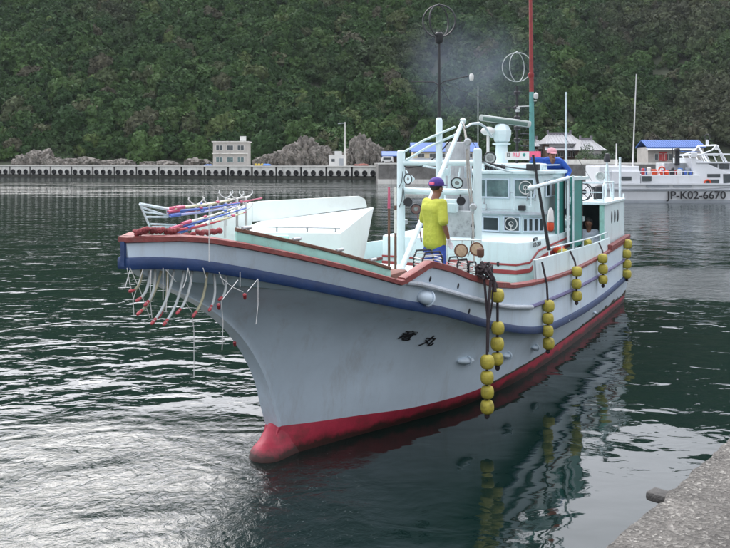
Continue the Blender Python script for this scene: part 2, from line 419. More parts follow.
# ============================================================ WATER
def water_material():
    m = bpy.data.materials.new('harbour_water'); m.use_nodes = True
    n = m.node_tree; L = n.links; b = n.nodes['Principled BSDF']
    geo = n.nodes.new('ShaderNodeNewGeometry')
    pos = geo.outputs['Position']
    def mapping(sx, sy, rz=0.0):
        q = n.nodes.new('ShaderNodeMapping'); q.inputs['Scale'].default_value = (sx, sy, 1); q.inputs['Rotation'].default_value = (0, 0, rz)
        L.new(pos, q.inputs[0]); return q.outputs[0]
    def nz(vec, scale, detail=2, dist=0.0, rough=0.5):
        q = n.nodes.new('ShaderNodeTexNoise'); q.inputs['Scale'].default_value = scale; q.inputs['Detail'].default_value = detail
        q.inputs['Distortion'].default_value = dist; q.inputs['Roughness'].default_value = rough
        L.new(vec, q.inputs['Vector']); return q.outputs['Fac']
    def mth(op, a, b_, clamp=False):
        q = n.nodes.new('ShaderNodeMath'); q.operation = op; q.use_clamp = clamp
        for i, v in enumerate((a, b_)):
            if v is None: continue
            if isinstance(v, (int, float)): q.inputs[i].default_value = v
            else: L.new(v, q.inputs[i])
        return q.outputs[0]
    def rng(v, a, b_, c=0.0, d=1.0):
        q = n.nodes.new('ShaderNodeMapRange'); q.interpolation_type = 'SMOOTHSTEP'
        for i, x in zip((1, 2, 3, 4), (a, b_, c, d)): q.inputs[i].default_value = x
        L.new(v, q.inputs[0]); return q.outputs[0]
    def blob(cx, cy, rx, ry, rz=0.0, wob=0.5):
        q = n.nodes.new('ShaderNodeMapping'); q.vector_type = 'TEXTURE'
        q.inputs['Location'].default_value = (cx, cy, 0); q.inputs['Scale'].default_value = (rx, ry, 1); q.inputs['Rotation'].default_value = (0, 0, rz)
        L.new(pos, q.inputs[0])
        ln = n.nodes.new('ShaderNodeVectorMath'); ln.operation = 'LENGTH'; L.new(q.outputs[0], ln.inputs[0])
        w = mth('MULTIPLY', mth('SUBTRACT', nz(pos, 0.9, 3), 0.5), wob)
        return rng(mth('ADD', ln.outputs['Value'], w), 0.55, 1.15, 1.0, 0.0)
    sx = n.nodes.new('ShaderNodeSeparateXYZ'); L.new(pos, sx.inputs[0])
    Y = sx.outputs[1]
    # disturbed water: bow wash, wake astern, cat's paw far off
    wash = blob(-3.0, 7.6, 3.4, 3.6, 0.3)
    wake = blob(9.6, 22.4, 4.2, 3.0, 0.1, 0.7)
    lee = blob(2.2, 9.3, 2.6, 4.6, 0.45, 0.3)          # sheltered strip under the hull
    paw = mth('MULTIPLY', rng(mth('ADD', Y, mth('MULTIPLY', nz(mapping(0.02, 0.12), 1.0, 4), 50)), 84, 112), rng(Y, 112, 132, 1, 0))
    paw = mth('MULTIPLY', paw, rng(nz(mapping(0.05, 0.30), 1.0, 5, 0.4), 0.35, 0.62, 0.15, 1.0))
    swell = nz(mapping(0.55, 0.9, 0.25), 1.0, 2, 0.6)
    mid = nz(mapping(0.8, 1.25, -0.15), 2.1, 2, 0.8)
    fine = nz(mapping(0.8, 1.2, 0.1), 6.5, 3, 0.5)
    tiny = nz(pos, 22, 4, 1.2, 0.6)
    lump = nz(pos, 6.0, 4, 1.5, 0.6)
    calm = mth('SUBTRACT', 1.0, mth('MULTIPLY', mth('MAXIMUM', lee, mth('MULTIPLY', blob(6.0, 13.0, 4.0, 4.5, 0.2, 0.4), 0.75)), 0.75))
    patch = rng(nz(pos, 0.22, 2), 0.35, 0.65, 0.55, 1.2)
    h = mth('MULTIPLY', swell, 0.077)
    h = mth('ADD', h, mth('MULTIPLY', mth('MULTIPLY', mid, patch), 0.020))
    h = mth('ADD', h, mth('MULTIPLY', mth('MULTIPLY', fine, patch), 0.004))
    h = mth('MULTIPLY', h, calm)
    h = mth('ADD', h, mth('MULTIPLY', wash, mth('ADD', mth('MULTIPLY', lump, 0.013), mth('MULTIPLY', tiny, 0.0022))))
    h = mth('ADD', h, mth('MULTIPLY', wake, mth('MULTIPLY', lump, 0.05)))
    h = mth('ADD', h, mth('MULTIPLY', paw, mth('MULTIPLY', nz(mapping(0.5, 1.0), 2.2, 4), 0.22)))
    bp = n.nodes.new('ShaderNodeBump'); bp.inputs['Strength'].default_value = 1.0; bp.inputs['Distance'].default_value = 1.0
    L.new(h, bp.inputs['Height']); L.new(bp.outputs[0], b.inputs['Normal'])
    # body colour of the green harbour water, air bubbles in the wash
    foam = mth('MULTIPLY', mth('MAXIMUM', wash, wake), rng(nz(pos, 9, 8, 2.0, 0.75), 0.56, 0.74, 0, 0.30))
    mixn = n.nodes.new('ShaderNodeMix'); mixn.data_type = 'RGBA'
    mixn.inputs[6].default_value = (0.004, 0.013, 0.011, 1); mixn.inputs[7].default_value = (0.45, 0.50, 0.50, 1)
    L.new(foam, mixn.inputs[0]); L.new(mixn.outputs[2], b.inputs['Base Color'])
    b.inputs['Roughness'].default_value = 0.03
    b.inputs['IOR'].default_value = 1.42
    return m
mb = MB()
mb.grid([[(x, y, 0) for x in (-400, -60, -20, -8, 0, 8, 20, 60, 400)] for y in (-60, -10, 0, 10, 20, 40, 80, 120, 250)])
water = tag(mb.build('water', water_material(), smooth=False), kind='structure', label='dark green harbour water with pale sky reflections')

# ============================================================ HILLS
def fbm(x, y, sc_, o=4): return noise.fractal(Vector((x * sc_, y * sc_, 3.1)), 1.0, 2.0, o)
def hill_h(X, Y):
    foot = 175 + 4 * fbm(X, 0, 0.03)
    fl = min(0.66 * (Y - foot), 82 + 8 * fbm(X, Y, 0.01), 56 - 1.15 * (X - 40) + 6 * fbm(X, Y, 0.02))
    fr = min(0.66 * (Y - 236 + 0.75 * min(max(X - 58, 0), 60)), 150)
    h = max(fl, fr)
    if h > 0: h += min(1, h / 10) * (5.0 * fbm(X, Y, 0.03) + 9 * abs(fbm(X + 40, Y * .35, 0.02)) - 2)
    return max(h, 1.9 if X < 4 else 2.6)
mb = MB()
xs = [-230 + 6 * i for i in range(78)]; ys = [168 + 5 * j for j in range(60)]
mb.grid([[(x, y, hill_h(x, y)) for x in xs] for y in ys])
hill_m = mat('hill_soil', (0.030, 0.046, 0.020), 0.95, 0.4, 0.08, 0.4, 0.6, col2=(0.045, 0.050, 0.03), coords='Object')
tag(mb.build('hills', hill_m), kind='structure', label='steep green hillside behind the harbour')

# wood on the hill: one mass of crowns. Points are the mesh; the crowns are grown on them by geometry nodes
def leaf_material():
    m = bpy.data.materials.new('wood_foliage'); m.use_nodes = True
    n = m.node_tree; L = n.links; b = n.nodes['Principled BSDF']
    oi = n.nodes.new('ShaderNodeObjectInfo'); geo = n.nodes.new('ShaderNodeNewGeometry')
    r = n.nodes.new('ShaderNodeValToRGB'); L.new(oi.outputs['Random'], r.inputs[0])
    e = r.color_ramp.elements
    e[0].color = (0.027, 0.054, 0.021, 1); e[1].color = (0.078, 0.125, 0.036, 1); e[1].position = 1.0
    x = r.color_ramp.elements.new(0.55); x.color = (0.038, 0.072, 0.026, 1)
    x = r.color_ramp.elements.new(0.86); x.color = (0.054, 0.095, 0.031, 1)
    x = r.color_ramp.elements.new(0.93); x.color = (0.075, 0.072, 0.050, 1)
    nz = n.nodes.new('ShaderNodeTexNoise'); nz.inputs['Scale'].default_value = 0.022; nz.inputs['Detail'].default_value = 4
    L.new(geo.outputs['Position'], nz.inputs['Vector'])
    sp = n.nodes.new('ShaderNodeSeparateXYZ'); L.new(geo.outputs['Position'], sp.inputs[0])
    gx = n.nodes.new('ShaderNodeMapRange'); gx.inputs[1].default_value = 20; gx.inputs[2].default_value = 90; gx.inputs[3].default_value = -0.10; gx.inputs[4].default_value = 0.0
    L.new(sp.outputs[0], gx.inputs[0])
    ad = n.nodes.new('ShaderNodeMath'); ad.operation = 'ADD'; L.new(nz.outputs['Fac'], ad.inputs[0]); L.new(gx.outputs[0], ad.inputs[1])
    mr_ = n.nodes.new('ShaderNodeMapRange'); mr_.inputs[1].default_value = 0.46; mr_.inputs[2].default_value = 0.62; mr_.inputs[4].default_value = 0.6
    L.new(ad.outputs[0], mr_.inputs[0])
    mixn = n.nodes.new('ShaderNodeMix'); mixn.data_type = 'RGBA'; mixn.inputs[7].default_value = (0.072, 0.064, 0.050, 1)
    L.new(mr_.outputs[0], mixn.inputs[0]); L.new(r.outputs[0], mixn.inputs[6])
    v = n.nodes.new('ShaderNodeTexNoise'); v.inputs['Scale'].default_value = 1.2; v.inputs['Detail'].default_value = 2
    L.new(geo.outputs['Position'], v.inputs['Vector'])
    hs = n.nodes.new('ShaderNodeHueSaturation')
    vr = n.nodes.new('ShaderNodeMapRange'); vr.inputs[1].default_value = 0.3; vr.inputs[2].default_value = 0.7; vr.inputs[3].default_value = 0.7; vr.inputs[4].default_value = 1.4
    L.new(v.outputs['Fac'], vr.inputs[0]); L.new(vr.outputs[0], hs.inputs['Value']); L.new(mixn.outputs[2], hs.inputs['Color'])
    L.new(hs.outputs[0], b.inputs['Base Color'])
    b.inputs['Roughness'].default_value = 0.65
    b.inputs['Specular IOR Level'].default_value = 0.05
    return m
leaf_m = leaf_material()
rnd = random.Random(11)
pts = []
def in_view(X, Y, z, pad=40):
    px = CX + F * X / Y; return -pad < px < 730 + pad
while len(pts) < 13500:
    X = rnd.uniform(-190, 230); Y = rnd.uniform(172, 420)
    h = hill_h(X, Y)
    if h < 3.4: continue
    if not in_view(X, Y, h, 60): continue
    up = hill_h(X, Y + 3) - h
    px = CX + F * X / Y; py = HY - F * (h - EYE) / Y
    pts.append((X, Y, h + rnd.uniform(.2, 1.6)))
me = bpy.data.meshes.new('wood'); me.from_pydata(pts, [], []); me.update()
at = me.attributes.new('size', 'FLOAT', 'POINT')
at.data.foreach_set('value', [rnd.choice((1.0, 1.3, 1.7, 2.0, 2.4, 2.9, 3.4, 4.2)) * rnd.uniform(.85, 1.15) for _ in pts])
wood = bpy.data.objects.new('wood', me); COL.objects.link(wood)
tag(wood, kind='stuff', label='dense evergreen wood covering the steep hillside', cat='wood')
def crown_tree(gt, seed, flat, density=120.0, leaf=0.17, mat_=None):
    N = gt.nodes.new; L = gt.links.new
    ico = N('GeometryNodeMeshIcoSphere'); ico.inputs['Radius'].default_value = 1.0; ico.inputs['Subdivisions'].default_value = 4
    sp = N('GeometryNodeSetPosition'); L(ico.outputs['Mesh'], sp.inputs['Geometry'])
    pos = N('GeometryNodeInputPosition')
    add = N('ShaderNodeVectorMath'); add.operation = 'ADD'; add.inputs[1].default_value = (seed * 7.3, seed * 3.1, 0)
    L(pos.outputs[0], add.inputs[0])
    nz = N('ShaderNodeTexNoise'); nz.inputs['Scale'].default_value = 1.5; nz.inputs['Detail'].default_value = 2
    L(add.outputs[0], nz.inputs['Vector'])
    mr_ = N('ShaderNodeMapRange'); mr_.inputs[1].default_value = .3; mr_.inputs[2].default_value = .7; mr_.inputs[3].default_value = .55; mr_.inputs[4].default_value = 1.25
    L(nz.outputs['Fac'], mr_.inputs[0])
    sc2 = N('ShaderNodeVectorMath'); sc2.operation = 'SCALE'; L(pos.outputs[0], sc2.inputs[0]); L(mr_.outputs[0], sc2.inputs['Scale'])
    fl = N('ShaderNodeVectorMath'); fl.operation = 'MULTIPLY'; fl.inputs[1].default_value = (1, 1, flat); L(sc2.outputs[0], fl.inputs[0])
    L(fl.outputs[0], sp.inputs['Position'])
    dp = N('GeometryNodeDistributePointsOnFaces'); L(sp.outputs[0], dp.inputs['Mesh']); dp.inputs['Density'].default_value = density; dp.inputs['Seed'].default_value = seed
    grid_ = N('GeometryNodeMeshGrid'); grid_.inputs['Size X'].default_value = leaf; grid_.inputs['Size Y'].default_value = leaf * .7
    grid_.inputs['Vertices X'].default_value = 2; grid_.inputs['Vertices Y'].default_value = 2
    rr = N('FunctionNodeRandomValue'); rr.data_type = 'FLOAT_VECTOR'; rr.inputs[0].default_value = (-.6, -.6, -3); rr.inputs[1].default_value = (.6, .6, 3); rr.inputs['Seed'].default_value = seed + 5
    er = N('FunctionNodeRotateRotation')
    e2r = N('FunctionNodeEulerToRotation'); L(rr.outputs[0], e2r.inputs[0])
    L(dp.outputs['Rotation'], er.inputs[0]); L(e2r.outputs[0], er.inputs[1]); er.rotation_space = 'LOCAL'
    iop = N('GeometryNodeInstanceOnPoints'); L(dp.outputs['Points'], iop.inputs['Points']); L(grid_.outputs['Mesh'], iop.inputs['Instance']); L(er.outputs[0], iop.inputs['Rotation'])
    rs = N('FunctionNodeRandomValue'); rs.data_type = 'FLOAT'; rs.inputs[2].default_value = .6; rs.inputs[3].default_value = 1.5
    L(rs.outputs[1], iop.inputs['Scale'])
    rl = N('GeometryNodeRealizeInstances'); L(iop.outputs[0], rl.inputs[0])
    core = N('GeometryNodeTransform'); L(sp.outputs[0], core.inputs['Geometry']); core.inputs['Scale'].default_value = (.86, .86, .86)
    jn = N('GeometryNodeJoinGeometry'); L(core.outputs[0], jn.inputs[0]); L(rl.outputs[0], jn.inputs[0])
    sm = N('GeometryNodeSetMaterial'); L(jn.outputs[0], sm.inputs[0]); sm.inputs['Material'].default_value = mat_
    g2i = N('GeometryNodeGeometryToInstance'); L(sm.outputs[0], g2i.inputs[0])
    return g2i.outputs[0]
gt = bpy.data.node_groups.new('crowns', 'GeometryNodeTree')
gt.interface.new_socket('Geometry', in_out='INPUT', socket_type='NodeSocketGeometry')
gt.interface.new_socket('Geometry', in_out='OUTPUT', socket_type='NodeSocketGeometry')
gi = gt.nodes.new('NodeGroupInput'); go = gt.nodes.new('NodeGroupOutput')
join = gt.nodes.new('GeometryNodeJoinGeometry')
for k, fl in enumerate((0.85, 1.15, 0.7, 1.0, 1.35)):
    gt.links.new(crown_tree(gt, k + 1, fl, mat_=leaf_m), join.inputs[0])
m2p = gt.nodes.new('GeometryNodeMeshToPoints'); gt.links.new(gi.outputs[0], m2p.inputs['Mesh'])
iop = gt.nodes.new('GeometryNodeInstanceOnPoints'); gt.links.new(m2p.outputs[0], iop.inputs['Points']); gt.links.new(join.outputs[0], iop.inputs['Instance'])
iop.inputs['Pick Instance'].default_value = True
na = gt.nodes.new('GeometryNodeInputNamedAttribute'); na.data_type = 'FLOAT'; na.inputs[0].default_value = 'size'
gt.links.new(na.outputs[0], iop.inputs['Scale'])
rv = gt.nodes.new('FunctionNodeRandomValue'); rv.data_type = 'FLOAT_VECTOR'; rv.inputs[0].default_value = (-.15, -.15, 0); rv.inputs[1].default_value = (.15, .15, 6.28)
gt.links.new(rv.outputs[0], iop.inputs['Rotation'])
gt.links.new(iop.outputs[0], go.inputs[0])
md = wood.modifiers.new('crowns', 'NODES'); md.node_group = gt

# ============================================================ ROCK FACES
rock_m = mat('cliff_rock', (0.27, 0.245, 0.215), 0.95, 0.6, 0.8, 1.0, 3.5, dirt=(0.025, 0.034, 0.018), dirt_amt=1.0, dirt_scale=0.5, col2=(.07, .065, .055))
rock_m.node_tree.nodes['Bump'].inputs['Distance'].default_value = .35
def rock(name, label, blobs, seed):
    b = thing(name, label, 'rock', (blobs[0][0], blobs[0][1], 2.0))
    mb = MB()
    for (x, y, z, rx, ry, rz) in blobs:
        g = bmesh.ops.create_icosphere(mb.bm, subdivisions=5, radius=1.0)
        for v in g['verts']:
            p = v.co.copy()
            q = Vector((p.x * rx * .55 + seed, p.y * ry * .5, p.z * rz * .14))
            cell = noise.voronoi(Vector((p.x * rx * .8 + seed, p.y * ry * .8, p.z * rz * .22)))[0]
            d = 0.92 + 0.30 * noise.fractal(q, 0.8, 2.2, 5) - 0.35 * abs(noise.noise(q * 2.3)) + .30 * (cell[1] - cell[0])
            v.co = Vector((x + p.x * rx * d, y + p.y * ry * d, z + p.z * rz * d))
    mb.build('rock_face', rock_m, b, smooth=False)
def rp(px, py, Y): v = wp(px, py, Y); return v.x, v.y, v.z
def blob(px, py, Y, w, h, dp=3.0): x, y, z = rp(px, py + h * .12, Y); return (x, y, z, w / F * Y / 2, dp, h * .78 / F * Y / 2)
rock('cliff', 'pale grey rock face at the foot of the hill, far left', [blob(38, 158, 172, 34, 36), blob(24, 160, 172, 22, 24), blob(53, 162, 172, 22, 22)], 1.0)
rock('cliff', 'low dark rocks behind the breakwater left of the two storey building', [blob(82, 162, 172, 40, 18), blob(118, 163, 172, 34, 14), blob(160, 164, 172, 40, 12)], 5.0)
rock('cliff', 'large craggy grey rock face between the two storey building and the white hut', [blob(303, 150, 172, 40, 50), blob(286, 156, 172, 32, 34), blob(322, 155, 172, 30, 34), blob(268, 160, 172, 30, 20)], 9.0)
rock('cliff', 'grey rock spires rising behind the white hut and pole', [blob(362, 148, 171, 26, 52), blob(376, 154, 171, 22, 36), blob(350, 156, 171, 20, 28)], 13.0)
rock('cliff', 'small grey rocks beside the two storey building', [blob(196, 162, 172, 26, 14), blob(206, 163, 172, 14, 12)], 17.0)

# ============================================================ FAR QUAY
QA = Vector((-84.7, 163.0, 0)); QB = Vector((2.4, 140.0, 0))
qd = (QB - QA).normalized(); qn = Vector((-qd.y, qd.x, 0))          # qn points away from the camera, inland
QZ = 2.35
mb = MB()
mb.prism([QA + qn * .5, QB + qn * .5, Vector((2.4, 230, 0)), Vector((-84.7, 230, 0))], -1.0, QZ)
mb.prism([Vector((-200, 178, 0)), QA + qn * .5, Vector((-84.7, 230, 0)), Vector((-200, 230, 0))], -1.0, QZ - 0.01)
tag(mb.build('breakwater_apron', mat('apron', (0.38, 0.37, 0.34), 0.95, 0.2, 0.3), smooth=False), kind='structure', label='flat concrete top of the far breakwater')
brk = thing('breakwater', 'long pale concrete breakwater wall across the harbour', 'breakwater', QA)
brk['kind'] = 'structure'
npan = 18; plen = (QB - QA).length / npan
ang = math.atan2(qd.y, qd.x)
for k in range(npan):
    c = QA + qd * (plen * (k + .5)) + qn * .25
    mb = MB(); mb.box((c.x, c.y, QZ / 2 + .32), (plen - .42, .5, QZ - .62), (0, 0, ang)); mb.build('wall_panel', conc_far, brk, smooth=False)
    mb = MB(); mb.box((c.x, c.y, .22), (plen - .05, .46, .62), (0, 0, ang)); mb.build('tide_band', algae, brk, smooth=False)
mb = MB(); c = (QA + QB) / 2 + qn * .2
mb.box((c.x, c.y, QZ + .06), ((QB - QA).length, .75, .22), (0, 0, ang)); mb.build('coping', mat('coping', (0.62, 0.61, 0.56), 0.9, 0.1, 1), brk, smooth=False)
mb = MB(); c = (QA + QB) / 2 + qn * .45
mb.box((c.x, c.y, QZ / 2 - .3), ((QB - QA).length, .3, QZ + .3), (0, 0, ang)); mb.build('wall_back', dark, brk, smooth=False)
tb = MB(); tb.ring((0, 0, 0), .36, .17, (0, 1, 0), 16, 8); tb.lathe((0, -.04, 0), [(.3, 0), (.3, .08)], (0, 1, 0), 12)
t0 = tb.build('tyre_fender', rubber)
first = True
for k in range(npan):
    for j in range(3):
        c = QA + qd * (plen * (k + .5) + (j - 1) * plen * .31) - qn * .18
        t = t0 if first else t0.copy()
        if not first: COL.objects.link(t)
        first = False
        t.location = (c.x, c.y, 1.15); t.rotation_euler = (0, 0, ang); t.scale = (.95, 1, 1.05)
        tag(t, 'black tyre fender hanging on the breakwater wall', 'tyre', 'tyre fenders along the far breakwater')
# nearer weathered quay running behind the boat
mb = MB(); mb.prism([(2.0, 114, 0), (70, 113, 0), (120, 113, 0), (120, 240, 0), (2.0, 240, 0)], -1.0, 2.95)
tag(mb.build('inner_quay', conc_dark, smooth=False), kind='structure', label='weathered dark stone quay behind the boat')
mb = MB(); mb.box((36, 114.2, 3.06), (68, .6, .22)); mb.box((20, 114.0, .25), (36.2, .5, .9))
tag(mb.build('inner_quay_kerb', conc_far, smooth=False), kind='structure', label='pale kerb along the inner quay')

# ============================================================ FAR BUILDINGS
def windows(parent, x0, x1, z, w, h, y, n, m=pane_dark, fr=None):
    for i in range(n):
        x = x0 + (x1 - x0) * (i + .5) / n
        mb = MB()
        for sx, sz, dx, dz in ((0, 1, w + .16, .08), (0, -1, w + .16, .08), (1, 0, .08, h), (-1, 0, .08, h), (0, 0, .06, h)):
            mb.box((x + sx * (w / 2 + .04), y - .05, z + sz * (h / 2 + .04)), (dx, .1, dz))
        f = mb.build('window', fr or bl_white, parent, smooth=False)
        mb = MB(); mb.box((x, y - .01, z), (w, .04, h)); mb.build('pane', m, f, smooth=False)
a, b = wp(213, 166, 160), wp(247, 166, 160)
bd = thing('harbour_building', 'small two storey grey concrete building on the breakwater', 'building', (a.x, 160, QZ))
zt = wp(0, 142, 160).z
mb = MB(); mb.box(((a.x + b.x) / 2, 162.5, (QZ + zt) / 2), (b.x - a.x, 5, zt - QZ)); mb.build('wall', bl_wall, bd, smooth=False)
mb = MB(); mb.box(((a.x + b.x) / 2, 162.5, zt + .08), (b.x - a.x + .5, 5.5, .2)); mb.build('roof', conc_far, bd, smooth=False)
mb = MB(); mb.box(((a.x + b.x) / 2, 159.9, (QZ + zt) / 2 + .1), (b.x - a.x + .3, .6, .16)); mb.build('balcony_slab', conc_far, bd, smooth=False)
for zz, mm in ((QZ + (zt - QZ) * .26, bl_white), (QZ + (zt - QZ) * .76, pane_dark)):
    windows(bd, a.x + .2, b.x - .2, zz, 1.3, 1.0, 160, 3, pane_dark if zz > 4 else pane_teal)
mb = MB()
q = wp(243, 138.5, 161); mb.box((q.x, 161, q.z), (1.3, .2, 1.0)); mb.tube([(q.x, 161, zt), (q.x, 161, q.z)], .05)
mb.build('roof_sign', bl_white, bd, smooth=False)
hut = thing('quay_hut', 'small white concrete hut beside the pole on the breakwater', 'hut', (wp(337, 0, 146).x, 146, QZ))
a, b, c = wp(329, 155, 146), wp(346, 155, 146), wp(338, 151, 146)
mb = MB(); mb.box(((a.x + b.x) / 2, 147.5, (QZ + a.z) / 2), (b.x - a.x, 3, a.z - QZ)); mb.box((c.x, 147.6, (QZ + c.z) / 2), (1.3, 2.6, c.z - QZ)); mb.build('wall', bl_white, hut, smooth=False)
mb = MB(); mb.box((b.x - .9, 145.98, QZ + .8), (.8, .06, 1.5)); mb.build('door', boat_grey, hut, smooth=False)
mb = MB(); mb.box((a.x + .8, 145.98, QZ + 1.2), (.6, .06, .5)); mb.build('window', pane_dark, hut, smooth=False)
q, q2 = wp(345, 166, 145), wp(345, 122, 145)
pl = thing('lamp_pole', 'tall thin lamp pole rising beside the white hut', 'pole', (q.x, 145, QZ))
mb = MB(); mb.tube([(q.x, 145, QZ), (q.x, 145, q2.z)], [.16, .1]); mb.build('pole', conc_far, pl)
mb = MB(); mb.box((q.x - .5, 145, q2.z - .2), (1.2, .14, .14)); mb.box((q.x - 1.1, 145, q2.z - .28), (.5, .3, .18)); mb.build('lamp_head', boat_grey, pl, smooth=False)
for nm, lb, ct, px, w, h, mm in (('fish_crate_stack', 'yellow crate pile on the breakwater right of the grey building', 'crates', 259, 8, 2.4, paint_yel), ('tarpaulin_pile', 'blue tarpaulin heap on the breakwater beside the yellow pile', 'tarpaulin', 267, 5, 2.6, tarp), ('net_heap', 'rusty red net heap beside the white hut', 'net', 361, 13, 3, mat('net_red', (.25, .09, .07), .95, .4, 2, 1, 6)), ('tarpaulin_pile', 'blue tarpaulin heap left of the grey building', 'tarpaulin', 208, 6, 2, tarp)):
    Y = 150 if px < 300 else 143
    q = wp(px, 165, Y); mb = MB()
    for i in range(5):
        dx = (i / 4 - .5) * w / F * Y * .8
        if 'crate' in nm: mb.box((dx, 0, h / F * Y * (.35 if i % 2 else .55)), (w / F * Y / 5.5, .9, h / F * Y * (.7 if i % 2 else 1.1)), bevel=.03)
        else: mb.ball((dx, 0, h / F * Y * .3), h / F * Y * rnd.uniform(.6, .95), (1.2, 1, .8), 2)
    o = mb.build(nm, mm); o.location = (q.x, Y, QZ + .02); tag(o, lb, ct)
# blue roofed shelter and its neighbour at the inner quay corner
def gable(parent, x0, x1, y0, y1, ze, zr, m, over=.4, th=.18, hip=0.0):
    ym = (y0 + y1) / 2; mb = MB()
    for s_ in (-1, 1):
        ye = y0 - over if s_ < 0 else y1 + over
        q = [(x0 - over, ye, ze), (x1 + over, ye, ze), (x1 + over - hip, ym, zr), (x0 - over + hip, ym, zr)]
        if s_ > 0: q = [q[1], q[0], q[3], q[2]]
        mb.slab(q, th)
    return mb.build('roof', m, parent, smooth=False)
sh = thing('open_shelter', 'open shelter with a small blue roof at the quay corner', 'shelter', (wp(390, 0, 135).x, 135, 2.95))
a, b = wp(384, 154, 135), wp(399, 154, 135)
gable(sh, a.x, b.x, 134, 138, a.z - .3, a.z + .5, roof_blue)
for x in (a.x + .1, b.x - .1):
    for y in (134.2, 137.8):
        mb = MB(); mb.tube([(x, y, 2.95), (x, y, a.z - .2)], .07); mb.build('post', bl_white, sh)
mb = MB(); mb.box(((a.x + b.x) / 2, 138, 3.9), (b.x - a.x, .12, 1.9)); mb.build('back_wall', wood_dark, sh, smooth=False)
van = thing('parked_van', 'small white van parked in front of the blue roofed shelter', 'van', (wp(387, 0, 130).x, 130, 2.96))
x = wp(387, 0, 130).x
mb = MB(); mb.hexa([(x - 1.1, 129.4, 3.2), (x + 1.1, 129.4, 3.2), (x + 1.1, 130.8, 3.2), (x - 1.1, 130.8, 3.2)], [(x - .8, 129.5, 4.2), (x + 1.0, 129.5, 4.2), (x + 1.0, 130.7, 4.2), (x - .8, 130.7, 4.2)], .08); mb.build('body', bl_white, van)
mb = MB(); mb.box((x, 129.43, 3.85), (1.3, .06, .35)); mb.build('window', pane_dark, van, smooth=False)
for dx in (-.7, .7):
    mb = MB(); mb.lathe((x + dx, 129.3, 3.2), [(.24, 0), (.24, .2)], (0, 1, 0)); mb.build('wheel', rubber, van)
yb = thing('harbour_office', 'cream two storey building with a bright blue roof behind the boat rigging', 'building', (wp(440, 0, 150).x, 150, 2.95))
a, b = wp(413, 166, 150), wp(478, 166, 150); ze = wp(0, 152, 150).z + .1; zr = wp(0, 142, 150).z
mb = MB(); mb.box(((a.x + b.x) / 2, 153, (2.95 + ze) / 2), (b.x - a.x, 6, ze - 2.95)); mb.build('wall', bl_cream, yb, smooth=False)
gable(yb, a.x, b.x, 150, 156, ze, zr, roof_blue)
mb = MB(); mb.hexa([(a.x - 1.4, 149, ze - 1.7), (b.x, 149, ze - 1.7), (b.x, 150, ze - 1.7), (a.x - 1.4, 150, ze - 1.7)], [(a.x - 1.4, 149, ze - 1.62), (b.x, 149, ze - 1.62), (b.x, 150, ze - 1.3), (a.x - 1.4, 150, ze - 1.3)]); mb.build('canopy', boat_grey, yb, smooth=False)
windows(yb, a.x + .4, b.x - .6, ze - .8, 1.3, .75, 150, 5)
windows(yb, a.x + .4, b.x - .6, ze - 2.3, 1.3, .9, 150, 5, pane_dark)
# tiled houses to the right
def tile_house(label, px0, px1, pyr, pye, pyb, Y, lower=True):
    a, b = wp(px0, pyb, Y), wp(px1, pyb, Y); ze = wp(0, pye, Y).z; zr = wp(0, pyr, Y).z; zb = 2.96
    h = thing('tiled_house', label, 'house', (a.x, Y, zb))
    mb = MB(); mb.box(((a.x + b.x) / 2, Y + 4, (zb + ze) / 2), (b.x - a.x - 1.6, 7.4, ze - zb)); mb.build('wall', wood_dark, h, smooth=False)
    mb = MB(); q = [(a.x, Y - .8, ze), (b.x, Y - .8, ze), (b.x - 2.0, Y + 4, zr), (a.x + 1.6, Y + 4, zr)]
    mb.slab(q, .2); mb.slab([(b.x, Y + 8.8, ze), (a.x, Y + 8.8, ze), (a.x + 1.6, Y + 4, zr), (b.x - 2.0, Y + 4, zr)], .2)
    mb.slab([(b.x, Y - .8, ze), (b.x, Y + 8.8, ze), (b.x - 2.0, Y + 4, zr)], .2); mb.slab([(a.x, Y + 8.8, ze), (a.x, Y - .8, ze), (a.x + 1.6, Y + 4, zr)], .2)
    for i in range(int((b.x - a.x) / .7)):
        x = a.x + .5 + i * .7
        if x > b.x - .4: break
        xt = min(max(x, a.x + 1.6), b.x - 2.0)
        mb.tube([(x, Y - .82, ze + .05), (xt + (x - xt) * .0, Y + 3.9, zr + .05)], .07, 4)
    rf = mb.build('roof', tile_grey, h, smooth=False)
    mb = MB(); mb.box(((a.x + b.x) / 2 - .2, Y + 4, zr + .15), (b.x - a.x - 3.4, .5, .5)); mb.box((a.x + 1.6, Y + 4, zr + .45), (.35, .55, .8)); mb.box((b.x - 2, Y + 4, zr + .45), (.35, .55, .8)); mb.build('ridge', mat('ridge_tile', (.16, .15, .17), .6, .2, 2), rf, smooth=False)
    if lower:
        mb = MB(); mb.slab([(a.x - .6, Y - 2.4, ze - 1.5), (b.x + .2, Y - 2.4, ze - 1.5), (b.x - .6, Y + .2, ze - .7), (a.x, Y + .2, ze - .7)], .15); mb.build('porch_roof', tile_grey, h, smooth=False)
    windows(h, a.x + 1, b.x - 1, ze - 2.4 if lower else ze - 1.3, 1.2, 1.0, Y + .3, 4)
    mb = MB(); mb.box(((a.x + b.x) / 2, Y + .25, ze - .45), (b.x - a.x - 2, .1, .5)); mb.build('plaster_band', bl_white, h, smooth=False)
tile_house('traditional house with a broad pale grey tiled roof, left of the bush', 545, 584, 133.5, 143.5, 162, 172)
tile_house('smaller tiled house with a steep right gable, behind the round bush', 578, 606, 139, 150, 162, 166, False)
tile_house('low tiled outbuilding half hidden behind the wheelhouse roof', 534, 548, 139, 146, 162, 178, False)
